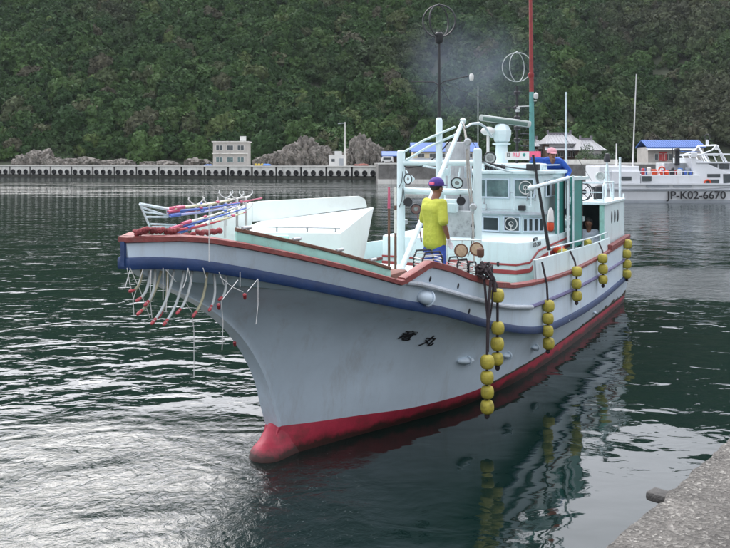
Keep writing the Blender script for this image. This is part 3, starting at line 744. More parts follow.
def leaf_clump(name, label, cat, base, blobs, m, n_per=260, leaf=.28, seed=1, trunk=None):
    t = thing(name, label, cat, base); r_ = random.Random(seed); mb = MB()
    for (x, y, z, r) in blobs:
        for i in range(n_per):
            d = Vector((r_.gauss(0, 1), r_.gauss(0, 1), r_.gauss(0, 1))).normalized() * r * (r_.random() ** .33)
            c = Vector((x, y, z)) + d; u = Vector((r_.gauss(0, 1), r_.gauss(0, 1), r_.gauss(0, 1))).normalized(); w = u.orthogonal().normalized(); l = leaf * r_.uniform(.6, 1.4)
            vs_ = [mb.bm.verts.new(c + u * l * a_ + w * l * .6 * b_) for a_, b_ in ((-.5, 0), (0, -.5), (.5, 0), (0, .5))]
            mb.bm.faces.new(vs_)
    mb.build('foliage', m, t, smooth=False)
    mb = MB(); b0 = Vector(base)
    mb.tube([b0, b0 + Vector((.1, 0, 1)), Vector(blobs[0][:3])], [.16, .12, .05], 6)
    for (x, y, z, r) in blobs[1:]: mb.tube([b0 + Vector((.1, 0, .9)), Vector((x, y, z))], [.08, .03], 5)
    mb.build('trunk', wood_dark, t)
gleaf = mat('garden_foliage', (0.05, 0.085, 0.03), 0.7, 0.4, 3, spec=.25)
gleaf2 = mat('pine_foliage', (0.03, 0.06, 0.025), 0.7, 0.4, 3, spec=.25)
def pb(px, py, Y, r): q = wp(px, py, Y); return (q.x, q.y, q.z, r)
leaf_clump('garden_bush', 'round green bush in front of the tiled houses', 'bush', (wp(585, 0, 155).x, 155, 2.96), [pb(585, 157, 155, 1.6), pb(579, 160, 155, 1.2), pb(592, 160, 155, 1.3)], gleaf, 300, .3, 3)
leaf_clump('garden_bush', 'dark green shrub right of the tiled houses', 'bush', (wp(606, 0, 155).x, 155, 2.96), [pb(606, 157, 155, 1.5), pb(613, 159, 155, 1.3), pb(600, 160, 155, 1.2)], gleaf2, 300, .3, 4)
leaf_clump('garden_tree', 'small tree growing against the two tiled roofs', 'tree', (wp(588, 0, 158).x, 158, 2.96), [pb(587, 150, 158, 1.5), pb(583, 154, 158, 1.1)], gleaf2, 300, .3, 5)
wl = thing('garden_wall', 'low pale block wall in front of the tiled houses', 'wall', (wp(590, 0, 140).x, 140, 2.96))
a, b = wp(562, 0, 140), wp(618, 0, 140)
for i in range(9):
    x0 = a.x + (b.x - a.x) * i / 9; x1 = a.x + (b.x - a.x) * (i + 1) / 9
    mb = MB(); mb.box(((x0 + x1) / 2, 140, 3.32), (x1 - x0 - .06, .2, .74)); mb.build('block_panel', conc_far, wl, smooth=False)
# blue roofed warehouse
Y = 150; a, b = wp(648, 160, Y), wp(704, 160, Y); ze = wp(0, 147, Y).z; zr = wp(0, 140, Y + 3).z
wh = thing('warehouse', 'grey warehouse with a long blue metal roof on the right quay', 'warehouse', (a.x, Y, 2.96))
mb = MB(); mb.hexa([(a.x, Y, 2.96), (b.x, Y, 2.96), (b.x, Y + 6, 2.96), (a.x, Y + 6, 2.96)], [(a.x, Y, ze), (b.x, Y, ze), (b.x, Y + 6, ze), (a.x, Y + 6, ze)])
mb.hexa([(b.x - .3, Y, ze), (b.x, Y, ze), (b.x, Y + 6, ze), (b.x - .3, Y + 6, ze)], [(b.x - .3, Y + 2.9, zr - .1), (b.x, Y + 2.9, zr - .1), (b.x, Y + 3.1, zr - .1), (b.x - .3, Y + 3.1, zr - .1)])
mb.build('wall', bl_wall, wh, smooth=False)
rf = gable(wh, a.x, b.x, Y, Y + 6, ze, zr, roof_blue, .3)
mb = MB()
for i in range(26): x = a.x + (b.x - a.x) * i / 25; mb.box((x, Y + 1.4, (ze + zr) / 2 + .06), (.07, 3.6, .08), (math.atan2(zr - ze, 3.3), 0, 0))
mb.build('roof_rib', roof_blue, rf, smooth=False)
windows(wh, a.x + 1, b.x - 4, 4.2, 1.4, 1.2, Y, 3, pane_dark)
mb = MB(); mb.box((wp(663, 0, Y).x, Y - .03, 4.3), (1.6, .1, 1.8)); mb.build('door', paint_red, wh, smooth=False)
mb = MB(); mb.slab([(a.x - .5, Y - 1.6, 5.6), (b.x - 2, Y - 1.6, 5.6), (b.x - 2, Y, 6.0), (a.x - .5, Y, 6.0)], .1); mb.build('canopy', boat_grey, wh, smooth=False)

# ============================================================ FISHING BOAT: HULL
boat = thing('fishing_boat', 'large white wooden-bowed fishing boat with blue belt and red waterline in the foreground', 'fishing boat', (0, 0, 0), boat=True)
boat['label'] = 'white fishing boat with blue belt, red waterline and high flared bow, nearest the quay'
GS = [-1, 0, 3, 6, 8, 9.5, 11, 12, 13, 13.8, 14.3, 14.6, 14.83]
def Wg(s_): return smooth_interp(s_, GS, [1.8, 1.85, 1.95, 2.0, 2.0, 1.95, 1.8, 1.58, 1.2, .76, .42, .2, .02])
def Wb(s_): return smooth_interp(s_, GS, [1.8, 1.85, 1.95, 2.0, 1.98, 1.88, 1.68, 1.43, 1.04, .64, .36, .17, .03])
def Ww(s_): return smooth_interp(s_, [0, 3, 5.8, 8, 9.6, 10.45, 11.5, 12.27, 12.67], [1.70, 1.73, 1.72, 1.60, 1.32, 1.0, .55, .24, .05])
def Wo(s_): return smooth_interp(s_, [0, 3, 6.4, 8.2, 9.4, 10.6, 11.5, 12.1, 12.47], [1.75, 1.77, 1.75, 1.66, 1.47, 1.07, .62, .30, .06])
def Zo(s_): return smooth_interp(s_, [0, 6, 8.3, 9.4, 10.6, 11.5, 12.47], [.20, .23, .23, .20, .22, .28, .34])
def Zb(s_): return smooth_interp(s_, [0, 1, 4.3, 7.3, 8.4, 9.9, 11.1, 11.9, 13.3, 14.2, 14.6, 14.9], [.72, .71, .70, .81, .94, 1.30, 1.67, 1.88, 2.29, 2.54, 2.60, 2.61])
def Zg(s_): return interp(s_, [0, 3.9, 6.1, 7.4, 8.4, 9.2, 9.9, 10.6, 11.07, 11.49, 11.55, 12.0, 12.05, 12.83, 13.42, 13.84, 14.16, 14.4, 14.9],
                          [1.58, 1.54, 1.54, 1.59, 1.65, 1.72, 1.83, 2.02, 2.18, 2.29, 2.29, 2.14, 2.14, 2.40, 2.58, 2.70, 2.78, 2.81, 2.82])
def Ss(z): return smooth_interp(z, [.3, .34, .56, 1.03, 1.59, 2.03, 2.4, 2.57, 2.62], [12.46, 12.47, 12.56, 12.75, 13.18, 13.76, 14.49, 14.77, 14.8])
def hull(v, f):
    """v 0..1 stern to stem, f 0..1 red waterline to belt, 1..2 belt to gunwale"""
    if f <= 1:
        so, sb = 12.47 * v, 14.8 * v
        z0, z1 = Zo(so), Zb(sb); z = z0 + (z1 - z0) * f
        zst = .34 + (2.61 - .34) * f; ss = Ss(zst)
        e = min(1, max(0, (v - .55) / .45)); e = e * e * (3 - 2 * e)
        g = f ** (1 + .75 * e)
        s_ = v * ss; t = Wo(so) + (Wb(sb) - Wo(so)) * g
        t = max(t, .105 - .03 * f if f < .96 else 0)
        return Vector((s_, t, z))
    g = f - 1; a = Vector((14.8 * v, Wb(14.8 * v), Zb(14.8 * v))); b = Vector((14.82 * v, Wg(14.82 * v), Zg(14.82 * v)))
    return a.lerp(b, g)
NV = 140
vv = [0] + [1 - (1 - i / NV) ** 1.25 for i in range(1, NV)] + [1]
def mirror(p): return Vector((p[0], -p[1], p[2]))
def skin_both(rows, name, m, parent=boat, front=True, back=True, **k):
    mb = MB(); mb.grid(rows); mb.grid([[mirror(p) for p in r_] for r_ in rows])
    if front: mb.grid([[r_[-1], mirror(r_[-1])] for r_ in rows])
    if back: mb.grid([[r_[0], mirror(r_[0])] for r_ in rows])
    return mb.build(name, m, parent, angle=30, **k)
skin_both([[hull(v, f) for v in vv] for f in [i / 16 for i in range(17)]], 'hull', hull_white)
lower = []
for k, (f, dz) in enumerate(((0, -1.1), (.35, -.75), (.72, -.35), (1, 0))):
    lower.append([Vector((12.5 * v + .17 * v * (k == 3), Ww(12.67 * v) * f + .02, dz)) for v in vv])
lower.append([hull(v, 0) for v in vv])
skin_both(lower, 'antifouling_strip', red_boot)

skin_both([[hull(v, 1 + g) for v in vv] for g in (0, .5, 1)], 'bulwark', hull_white)
def lining(v, f):
    p = hull(v, 1 + f); return Vector((p.x - .02, max(.01, p.y - .08), p.z))
skin_both([[lining(v, f) for v in vv if v < .985] for f in (1, .5, 0)], 'bulwark_lining', mint, back=False)
def along(s0, s1, n, fn): return [Vector(fn(s0 + (s1 - s0) * i / n)) for i in range(n + 1)]
def both(mb, pts, *a, **k):
    mb.sweep(pts, *a, **k); mb.sweep([mirror(p) for p in pts], *a, **k); return mb
# blue belt all round the bow
pts = along(0, 14.80, 160, lambda s_: (s_, Wb(s_) + .015, Zb(s_)))
loop = pts + [mirror(p) for p in pts[::-1]]
mb = MB(); mb.sweep(loop, .07, .115); mb.build('belt', belt_blue, boat)
mb = MB(); mb.box((14.83, 0, 2.70), (.03, .05, .24)); mb.build('stem_head', belt_blue, boat)
# dark red gunwale cap
pts = along(0, 14.80, 220, lambda s_: (s_, max(.0, Wg(s_) - .05), Zg(s_) + .02))
mb = MB(); mb.sweep(pts + [mirror(p) for p in pts[::-1]], .15, .065); mb.build('gunwale', rail_red, boat)
# heavy curved cap piece over the bulwark step
pts = along(9.4, 12.0, 40, lambda s_: (s_, Wg(s_) - .04, Zg(s_) + .05))
for q_ in (pts, [mirror(p) for p in pts]):
    mb = MB(); mb.sweep(q_, .13, .05); mb.build('step_cap', rail_red, boat)
# mint coaming and brown rail inboard of the bow gunwale
pts = along(12.05, 13.85, 40, lambda s_: (s_, Wg(s_) - .16, Zg(s_) + .10))
mb = MB(); both(mb, pts, .04, .13); mb.build('bow_coaming', mint, boat)
mb = MB(); both(mb, [p + Vector((0, 0, .08)) for p in pts], .075, .04); mb.build('coaming_rail', wood_rail, boat)
for s_ in (12.3, 12.75, 13.25, 13.75):
    mb = MB(); p = Vector((s_, Wg(s_) - .16, Zg(s_) + .2)); mb.tube([p + Vector((-.07, 0, .02)), p + Vector((.07, 0, .02))], .018); mb.tube([p - Vector((.03, 0, .03)), p + Vector((-.03, 0, .03))], .014); mb.tube([p + Vector((.03, 0, -.03)), p + Vector((.03, 0, .03))], .014)
    mb.build('cleat', steel, boat)
# rub rail pipes
mb = MB()
for sg in (1, -1):
    mb.tube([Vector((p.x, p.y * sg, p.z)) for p in along(8.5, 11.95, 40, lambda s_: (s_, (Wg(s_) * .7 + Wb(s_) * .3) + .03, smooth_interp(s_, [8.5, 9.57, 10.6, 11.71, 12], [1.32, 1.51, 1.78, 2.10, 2.16])))], .036, 10)
mb.build('rub_rail', rub_grey, boat)
mb = MB()
for sg in (1, -1):
    mb.tube([Vector((p.x, p.y * sg, p.z)) for p in along(0, 8.5, 40, lambda s_: (s_, (Wg(s_) * .5 + Wb(s_) * .5) + .02, smooth_interp(s_, [0, 1, 5.5, 8.5], [1.17, 1.17, 1.22, 1.32])))], .032, 8)
mb.build('aft_rub_rail', purple_rub, boat)
# stern grime at the waterline
mb = MB()
for sg in (1,):
    rr_ = random.Random(3)
    rows = [[], []]
    for i in range(700):
        s_ = 9.0 * i / 699; fade = min(1, max(.15, (7.5 - s_) / 5))
        hgt = .006 + fade * (.05 + .10 * max(-.3, noise.fractal(Vector((s_ * 2.2, 0, 0)), .6, 2.2, 6)) + .02 * rr_.random())
        v = s_ / 12.47; a = hull(v, 0); b = hull(v, min(.3, max(.004, hgt) / max(.2, Zb(s_) - Zo(s_))))
        rows[0].append(a + Vector((0, .004, -.01))); rows[1].append(b + Vector((0, .004, 0)))
    mb.grid(rows)
mb.build('waterline_grime', grime, boat)

# surface finder for things fixed to the port side
def proj(p):
    q = bw(p); return CX + F * q.x / q.y, HY + F * (EYE - q.z) / q.y
def on_hull(px, py, lo=0.0, hi=1.0):
    best = (1e9, 0, 0)
    for rnge in ((0, 1, lo, hi, 60, 24), None, None, None):
        if rnge is None:
            dv /= 10; df /= 8; v0, v1, f0, f1, nv, nf = best[1] - dv * 6, min(1, best[1] + dv * 6), max(lo, best[2] - df * 6), min(hi, best[2] + df * 6), 12, 12
        else:
            v0, v1, f0, f1, nv, nf = rnge; dv = 1 / 10; df = (hi - lo) / 3
        for i in range(nv + 1):
            for j in range(nf + 1):
                v = v0 + (v1 - v0) * i / nv; f = f0 + (f1 - f0) * j / nf
                if v < 0: continue
                x, y = proj(hull(v, f)); e = (x - px) ** 2 + (y - py) ** 2
                if e < best[0]: best = (e, v, f)
    _, v, f = best
    p = hull(v, f); dvv = (hull(v - .01, f) - p).normalized(); dff = (hull(v, min(hi, f + .02)) - hull(v, max(lo, f - .02))).normalized()
    n = dvv.cross(dff).normalized()
    if n.y < 0: n = -n
    return p, dvv, dff, n
for ch, px, py, sz in (('竜', 404.5, 335.5, .19), ('丸', 427, 341, .19)):
    p, dx, dy, n = on_hull(px, py)
    M = frame3(p + n * .014, dx, dy)
    text(ch, sz, boat, M, black_paint, 'bow_lettering', .004, .35, 1.35)
# rounded guard bosses moulded on the side
def boss(px, py, lo, hi, a, b, m=hull_white, name='guard_boss'):
    p, dx, dy, n = on_hull(px, py, lo, hi)
    mb = MB(); rot = Matrix((dx, dy, n)).transposed(); mb.ball(p + n * .02, 1, (a, b, b * .95), 3, rot)
    if a > .1: mb.ring(p + n * .03 + dx * a * .2, b * .98, .012, dx, 20, 6)
    mb.build(name, m, boat)
boss(425, 297, 1, 2, .16, .095)
boss(465, 360, 0, 1, .19, .06)
boss(506, 355, 0, 1, .13, .055)
boss(534, 347, 0, 1, .12, .05)
boss(563, 311, 0, 1, .08, .04)
boss(594, 312, 0, 1, .08, .035)
boss(597, 293, 0, 1, .07, .035)
for px, py in ((430, 279), (458, 286), (469, 311)):
    p, dx, dy, n = on_hull(px, py, 1, 2)
    mb = MB(); mb.ball(p + n * .004, 1, (.018, .04, .01), 2, Matrix((dx, dy, n)).transposed()); mb.build('scupper', dark, boat)

# decks
def deck(s0, s1, z, name, inset=.08):
    mb = MB(); rows = []
    for i in range(25):
        s_ = s0 + (s1 - s0) * i / 24; zz = z(s_) if callable(z) else z; w = max(.03, Wg(s_) - inset)
        rows.append([Vector((s_, w * k / 6, zz + .02 * (1 - (k / 6) ** 2))) for k in range(-6, 7)])
    mb.grid(rows); return mb.build(name, deck_mat, boat, smooth=False)
deck(11.5, 14.6, lambda s_: interp(s_, [11.5, 12.2, 14.9], [1.98, 2.0, 2.48]), 'bow_deck', .25)
deck(7.0, 11.5, lambda s_: interp(s_, [7, 9.4, 11.5, 12], [1.42, 1.48, 1.62, 1.66]), 'foredeck', .32)
deck(0.0, 7.0, 1.15, 'aft_deck')
mb = MB(); mb.box((11.5, 0, 1.84), (.04, 2.5, .46)); mb.build('deck_step', house_white, boat, smooth=False)
# upper bulwark amidships with handrail
def Zu(s_): return interp(s_, [2.3, 3.9, 6, 8.3, 8.6, 8.7], [1.84, 1.86, 1.93, 2.0, 1.99, 1.98])
rows = [along(2.3, 8.05, 40, lambda s_: (s_, Wg(s_) - .05, Zg(s_) + .04)), along(2.3, 8.05, 40, lambda s_: (s_, Wg(s_) - .07, Zu(s_)))]
rows += [[p + Vector((0, -.05, 0)) for p in rows[1]], [p + Vector((0, -.05, 0)) for p in rows[0]]]
mb = MB(); mb.grid(rows); mb.grid([[r_[-1] for r_ in rows], [r_[-1] + Vector((.001, 0, 0)) for r_ in rows]])
mb.hexa([rows[0][-1], rows[3][-1], rows[3][-1] - Vector((.02, 0, 0)), rows[0][-1] - Vector((.02, 0, 0))], [rows[1][-1], rows[2][-1], rows[2][-1] - Vector((.02, 0, 0)), rows[1][-1] - Vector((.02, 0, 0))])
mb.build('upper_bulwark', house_white, boat)
mb = MB(); mb.grid([[mirror(p) for p in r_] for r_ in rows]); mb.build('upper_bulwark', house_white, boat)
mb = MB()
rp_ = along(2.4, 7.2, 24, lambda s_: (s_, Wg(s_) - .10, Zu(s_) + .13)); mb.tube(rp_, .016, 6)
for i in range(0, 25, 4): mb.tube([rp_[i], rp_[i] - Vector((0, 0, .15))], .012, 6)
mb.build('bulwark_handrail', pipe_white, boat)

# ============================================================ DECK HOUSES
TS, TZ = 7.0, 2.14
mb = MB(); mb.prism([(TS, -1.45), (TS, 1.25), (TS - .25, 1.42), (3.7, 1.5), (3.7, -1.45)], 1.2, TZ, .04); mb.build('trunk', house_white, boat)
def stripe(name, z, h, dz_pts, m, proud=.012):
    """a painted moulding round the trunk; dz_pts lifts it aft of the corner"""
    mb = MB(); pts = [Vector((TS + proud, -1.44, z)), Vector((TS + proud, .6, z)), Vector((TS + proud, 1.26, z + dz_pts[0])), Vector((TS - .25 + proud, 1.42 + proud, z + dz_pts[1])), Vector((6.3, 1.44 + proud, z + dz_pts[2])), Vector((5.9, 1.45 + proud, z + dz_pts[3])), Vector((3.9, 1.5 + proud, z + dz_pts[4]))]
    mb.sweep(pts, .02, h); mb.build(name, m, boat, smooth=False)
stripe('upper_red_moulding', 1.74, .035, (.0, .03, .20, .22, .30), stripe_red)
stripe('lower_red_moulding', 1.61, .075, (.0, .02, .16, .20, .26), stripe_red)
for px, py in ((424, 250), (498, 264)):
    p = at_s(px, py, TS + .01); mb = MB(); mb.ball(p, .03, (.6, 1, 1.6)); mb.build('deck_light', dark, boat)
# wheelhouse, lower level with angled corner, upper level overhanging
HS = 5.5
lowp = [(HS - .05, -.82), (HS - .05, .84), (5.12, 1.20), (3.75, 1.22), (3.75, -.82)]
mb = MB(); mb.prism(lowp, TZ, 2.55, .015); mb.build('lower_wheelhouse', house_white, boat)
mb = MB(); mb.prism([(HS, -.85), (HS, 1.0), (HS - .12, 1.24), (3.7, 1.26), (3.7, -.85)], 2.55, 3.32, .03); mb.build('wheelhouse', house_white, boat)
mb = MB(); mb.prism([(HS + .10, -.93), (HS + .10, 1.08), (HS - .08, 1.33), (3.6, 1.35), (3.6, -.93)], 3.32, 3.40, .025); mb.build('wheelhouse_roof', house_white, boat)
mb = MB(); mb.prism([(HS + .03, -.88), (HS + .03, 1.03), (HS - .1, 1.27), (HS - .5, 1.28), (HS - .5, -.88)], 2.52, 2.58, .01); mb.build('window_ledge', rub_grey, boat)
mb = MB(); mb.prism([(HS - .05, .0), (HS - .05, 1.0), (HS - .15, 1.18), (HS - .6, 1.2), (HS - .6, .0)], 3.40, 3.53, .03); mb.build('roof_dodger', house_white, boat)
mb = MB(); mb.prism([(3.7, -1.4), (3.7, 1.3), (2.25, 1.3), (2.25, -1.4)], 2.2, 2.3); mb.build('rear_platform', house_white, boat, smooth=False)
def window(corners, m=pane_dark, fw=.028, out=None, ringp=None, divider=None, name='window'):
    """frame proud of the wall with a pane set back in it; corners run round the glass"""
    c = [Vector(p) for p in corners]; ctr = sum(c, Vector()) / 4
    n = (c[1] - c[0]).cross(c[2] - c[1]).normalized()
    if out is not None and n.dot(Vector(out)) < 0: n = -n
    mb = MB()
    for i in range(4):
        a, b = c[i], c[(i + 1) % 4]; d = (b - a).normalized()
        mb.tube([a - d * fw * .5 + n * .012, b + d * fw * .5 + n * .012], fw * .7, 6)
    if divider:
        f = divider; a = c[0].lerp(c[1], f); b = c[3].lerp(c[2], f); mb.tube([a + n * .012, b + n * .012], fw * .55, 6)
    f_ = mb.build(name, hull_white, boat, smooth=False)
    mb = MB(); mb.slab([p + n * .004 for p in c], .01) ; mb.build('pane', m, f_, smooth=False)
    if ringp:
        mb = MB(); mb.ring(Vector(ringp[0]) + n * .03, ringp[1], .010, n, 28, 6); mb.ring(Vector(ringp[0]) + n * .03, ringp[1] * .35, .008, n, 16, 6)
        mb.tube([Vector(ringp[0]) + n * .03, Vector(ringp[0]) + n * .03 - Vector((0, 0, ringp[1]))], .008, 5); mb.build('clear_view_screen', bl_white, f_)
def win_s(px0, px1, py0, py1, s_, **k):
    a, b = at_s(px0, py0, s_), at_s(px1, py0, s_); zc = [z_at(s_, a.y, py0), z_at(s_, a.y, py1)]
    window([(s_, a.y, zc[0]), (s_, b.y, zc[0]), (s_, b.y, zc[1]), (s_, a.y, zc[1])], out=(1, 0, 0), **k)
fx = HS + .006
win_s(479, 509, 179, 197, fx, m=pane_teal, divider=.25)
rc = at_s(526, 187.5, fx); win_s(514.5, 534, 179, 197, fx, m=pane_teal, ringp=(rc, .125))
fl = HS - .044
win_s(483, 499, 216.5, 230.5, fl)
rc = at_s(511.5, 223.8, fl); win_s(504, 520, 216.5, 231, fl, ringp=(rc, .125))
ca, cb = Vector((HS - .05, .84, 0)), Vector((5.12, 1.20, 0)); cn_ = Vector((.36, .33, 0)).normalized()
for i in range(4):
    p0 = ca.lerp(cb, .06 + i * .235) + cn_ * .006; p1 = ca.lerp(cb, .06 + i * .235 + .18) + cn_ * .006
    window([p0 + Vector((0, 0, 2.44)), p1 + Vector((0, 0, 2.44)), p1 + Vector((0, 0, 2.19)), p0 + Vector((0, 0, 2.19))], out=cn_, fw=.018)
for s0, s1 in ((5.25, 5.0), (4.9, 4.62), (4.5, 4.2)):
    window([(s0, 1.265, 3.2), (s1, 1.265, 3.2), (s1, 1.265, 2.88), (s0, 1.265, 2.88)], out=(0, 1, 0), fw=.02)
# registration lettering on the trunk side
ctr = at_s(528, 244, TS + .01)
for body, px, py, sz in (('漁船登録', 535, 239.5, .07), ('K02-3804', 537, 244.5, .115)):
    p = at_t(px, py, 1.47)
    text(body, sz, boat, frame3(p, (-1, .02, 0), (0, 0, 1)), black_paint, 'registration', .002)
# sign on the roof
a = at_s(517, 156.5, HS - .55); a.z = 3.66
mb = MB(); mb.box((HS - .56, a.y, 3.685), (.02, .5, .17)); mb.build('roof_sign', bl_white, boat, smooth=False)
text('日', .09, boat, frame3((HS - .545, a.y - .18, 3.70), (0, 1, 0), (0, 0, 1)), black_paint, 'sign_lettering')
text('RU', .12, boat, frame3((HS - .545, a.y - .02, 3.70), (0, 1, 0), (0, 0, 1)), logo_pink, 'sign_lettering')
text('◆', .08, boat, frame3((HS - .545, a.y + .15, 3.70), (0, 1, 0), (0, 0, 1)), teal, 'sign_lettering')
mb = MB(); b = at_s(530, 153, HS - .8); mb.box((HS - .8, b.y, 3.72), (.02, .45, .12)); mb.build('pink_banner', logo_pink, boat, smooth=False)
# teal doors, side posts
for px, w, y0, y1, t in ((559.5, 6, 181, 250, 1.42), (576, 9, 177, 246, 1.62)):
    a = at_t(px - w / 2, y0, t); b = at_t(px + w / 2, y0, t); z1 = a.z; z0 = at_t(px, y1, t).z
    mb = MB(); mb.box(((a.x + b.x) / 2, t, (z0 + z1) / 2), (abs(a.x - b.x), .05, z1 - z0), bevel=.008); mb.build('sliding_door', teal, boat, smooth=False)
    mb = MB(); mb.tube([(a.x + .03, t + .04, z0), (a.x + .03, t + .04, z1 + .04)], .022, 8); mb.build('door_post', pipe_white, boat)
    mb = MB(); mb.box((b.x - .03, t + .02, (z0 + z1) / 2), (.03, .03, z1 - z0)); mb.build('door_track', dark, boat, smooth=False)
mb = MB(); mb.box((4.0, 1.45, 3.22), (1.3, .42, .06)); mb.build('side_canopy', house_white, boat, smooth=False)
a = at_t(531, 188, 1.9); b = at_t(568, 178, 1.7)
mb = MB(); mb.tube([a, b], .035, 8); mb.ball(a, .05); mb.ball(b, .045); mb.tube([b, (b.x, b.y, 2.0)], .025, 8); mb.build('side_boom', pipe_white, boat)
a = at_t(533, 155, 1.75); b = at_t(549, 250, 1.95)
mb = MB(); mb.tube([a, b], [.022, .032], 8); mb.build('dark_boom', dark, boat)
# aft house, open at the front
AH, AW, AZ = 2.3, 1.76, 2.58
mb = MB()
mb.prism([(AH, AW - .05), (AH, AW), (.05, AW - .04), (.05, AW - .09)], Zg(1) + .03, AZ, 0)
mb.prism([(AH, -AW), (AH, -AW + .05), (.05, -AW + .09), (.05, -AW + .04)], Zg(1) + .03, AZ, 0)
mb.box((.1, 0, 1.9), (.05, 3.36, 1.3)); mb.build('aft_house', house_white, boat, smooth=False)
mb = MB(); mb.prism([(AH + .08, AW + .05), (.0, AW), (.0, -AW), (AH + .08, -AW - .05)], AZ, AZ + .06, .01); mb.build('aft_roof', house_white, boat, smooth=False)
mb = MB(); mb.box((AH - .02, AW - .07, 2.0), (.1, .1, 1.15)); mb.build('aft_post', mint, boat, smooth=False)
mb = MB(); mb.box((AH - .02, .55, 2.0), (.05, .7, 1.15)); mb.build('aft_front_panel', house_white, boat, smooth=False)
mb = MB(); mb.box((.16, .3, 1.9), (.04, 2.7, 1.3)); mb.build('aft_shade_sheet', interior, boat, smooth=False)  # dark sheet inside the open house; the cabin's shade is put into its colour
mb = MB(); mb.box((1.95, 1.2, 1.5), (.3, .55, .5), bevel=.02); mb.build('engine_box', mat('box_green', (.02, .07, .05), .6, .2, 6), boat, smooth=False)
for s_ in (1.55, 1.2, .85):
    mb = MB(); mb.ball((s_, AW - .015, 2.25), 1, (.07, .02, .155), 3); mb.ring((s_, AW - .01, 2.25), .001, .001); mb.build('port_light', pane_dark, boat)
# red band under the aft house
mb = MB(); mb.sweep(along(.05, 2.6, 12, lambda s_: (s_, Wg(s_) - .02, Zg(s_) + .10)), .12, .10); mb.build('aft_red_band', rail_red, boat)
# rails and reel on the aft roof
mb = MB()
for t in (AW - .05, .75):
    pts = [(AH - .05, t, AZ + .05), (AH - .05, t, AZ + .42), (AH - .15, t, AZ + .5), (1.2, t, AZ + .5), (1.2, t, AZ + .05)]; mb.tube(pts, .022, 6)
mb.tube([(AH - .05, AW - .05, AZ + .5), (AH - .05, .75, AZ + .5)], .022, 6); mb.tube([(AH - .05, AW - .05, AZ + .28), (AH - .05, .75, AZ + .28)], .015, 6)
mb.build('roof_rail', pipe_white, boat)
reel = MB(); c = Vector((1.95, 1.15, AZ + .27)); reel.ring(c, .2, .014, (1, .3, 0), 24, 6); reel.ring(c - Vector((.18, 0, 0)), .2, .014, (1, .3, 0), 24, 6)
for k in range(8): th = k * math.pi / 4; reel.tube([c, c + Vector((0, math.cos(th) * .2, math.sin(th) * .2))], .008, 5)
reel.lathe(c - Vector((.18, 0, 0)), [(.06, 0), (.06, .18)], (1, .3, 0)); reel.build('line_reel', dark, boat)
mb = MB(); mb.lathe((1.7, 1.5, AZ + .1), [(.07, 0), (.1, .05), (.1, .3), (.04, .34)], (0, 0, 1)); mb.lathe((1.45, 1.35, AZ + .08), [(.05, 0), (.05, .22), (.09, .25), (.09, .3)], (0, 0, 1)); mb.build('roof_vent', dark, boat)
# stern mast with lamp, tall stern pole
q = at_t(607, 180, 1.45)
mb = MB()
for dt in (-.12, .12): mb.tube([(q.x, q.y + dt, AZ), (q.x, q.y, z_at(q.x, q.y, 162))], .02, 6)
mb.tube([(q.x + .15, q.y, AZ), (q.x, q.y, z_at(q.x, q.y, 162))], .02, 6); mb.build('stern_light_mast', pipe_white, boat)
mb = MB(); mb.lathe((q.x, q.y, z_at(q.x, q.y, 162)), [(.06, 0), (.08, .02), (.08, .1), (.06, .14), (.06, .2), (.0, .22)], (0, 0, 1)); mb.build('stern_light', dark, boat)
mb = MB(); mb.ring((q.x + .3, q.y - .1, z_at(q.x, q.y, 176)), .09, .025, (1, .3, 0)); mb.lathe((q.x + .22, q.y - .1, z_at(q.x, q.y, 176)), [(.05, 0), (.09, .08)], (1, .2, 0)); mb.build('stern_floodlight', radar_grey, boat)
q = at_t(620, 200, 1.5)
mb = MB(); mb.tube([(q.x, 1.5, 1.6), (q.x, 1.5, z_at(q.x, 1.5, 157))], [.035, .03], 8); mb.build('stern_pole', pipe_white, boat)
q = at_t(629, 200, 1.7)
mb = MB(); mb.tube([(.02, 1.72, 1.6), (.02, 1.72, 2.75)], .02, 8); mb.build('stern_pole', pipe_white, boat)
q = at_t(566, 162, .9)
mb = MB(); mb.tube([(q.x, .9, 2.3), (q.x, .9, z_at(q.x, .9, 92))], [.035, .018], 8); mb.build('aerial', pipe_white, boat)

# ============================================================ GANTRY, MASTS AND AERIALS
GA = 7.5
def gz(t, py): return z_at(GA, t, py)
tl, tr = at_s(401, 160, GA).y, at_s(477.5, 160, GA).y
gan = []
mb = MB()
for t, top in ((tl, 150), (tr, 148)):
    mb = MB(); zt = gz(t, top); mb.lathe((GA, t, 1.3), [(.075, 0), (.075, zt - 1.36), (.069, zt - 1.32), (.04, zt - 1.3)], (0, 0, 1), 16); mb.build('gantry_post', house_white, boat)
for py, r_ in ((163, .05), (191.5, .058)):
    z = gz(0, py); mb = MB(); mb.tube([(GA, tl, z), (GA, tr, z)], r_, 12); mb.build('gantry_beam', house_white, boat)
zf = lambda px, py, s_=GA: at_s(px, py, s_)
mb = MB(); mb.lathe((GA + .02, 0, 2.0), [(.06, 0), (.06, 2.3), (.05, 2.34), (.03, 2.36)], (0, 0, 1), 12); mb.build('mast', house_white, boat)
z0 = 4.3; z1 = gz(0, 38)
mb = MB(); mb.tube([(GA + .02, 0, z0), (GA + .02, 0, z1)], [.03, .024], 8); mb.lathe((GA + .02, 0, z1 - .1), [(.05, 0), (.075, .04), (.075, .17), (.05, .2)], (0, 0, 1), 12)
za = gz(0, 80); mb.tube([(GA + .02, -.55, za), (GA + .02, -.1, za - .03), (GA + .02, 0, za - .1)], .012, 6); mb.tube([(GA + .02, .62, za + .05), (GA + .02, .1, za - .03), (GA + .02, 0, za - .1)], .012, 6)
mb.build('topmast', dark, boat)
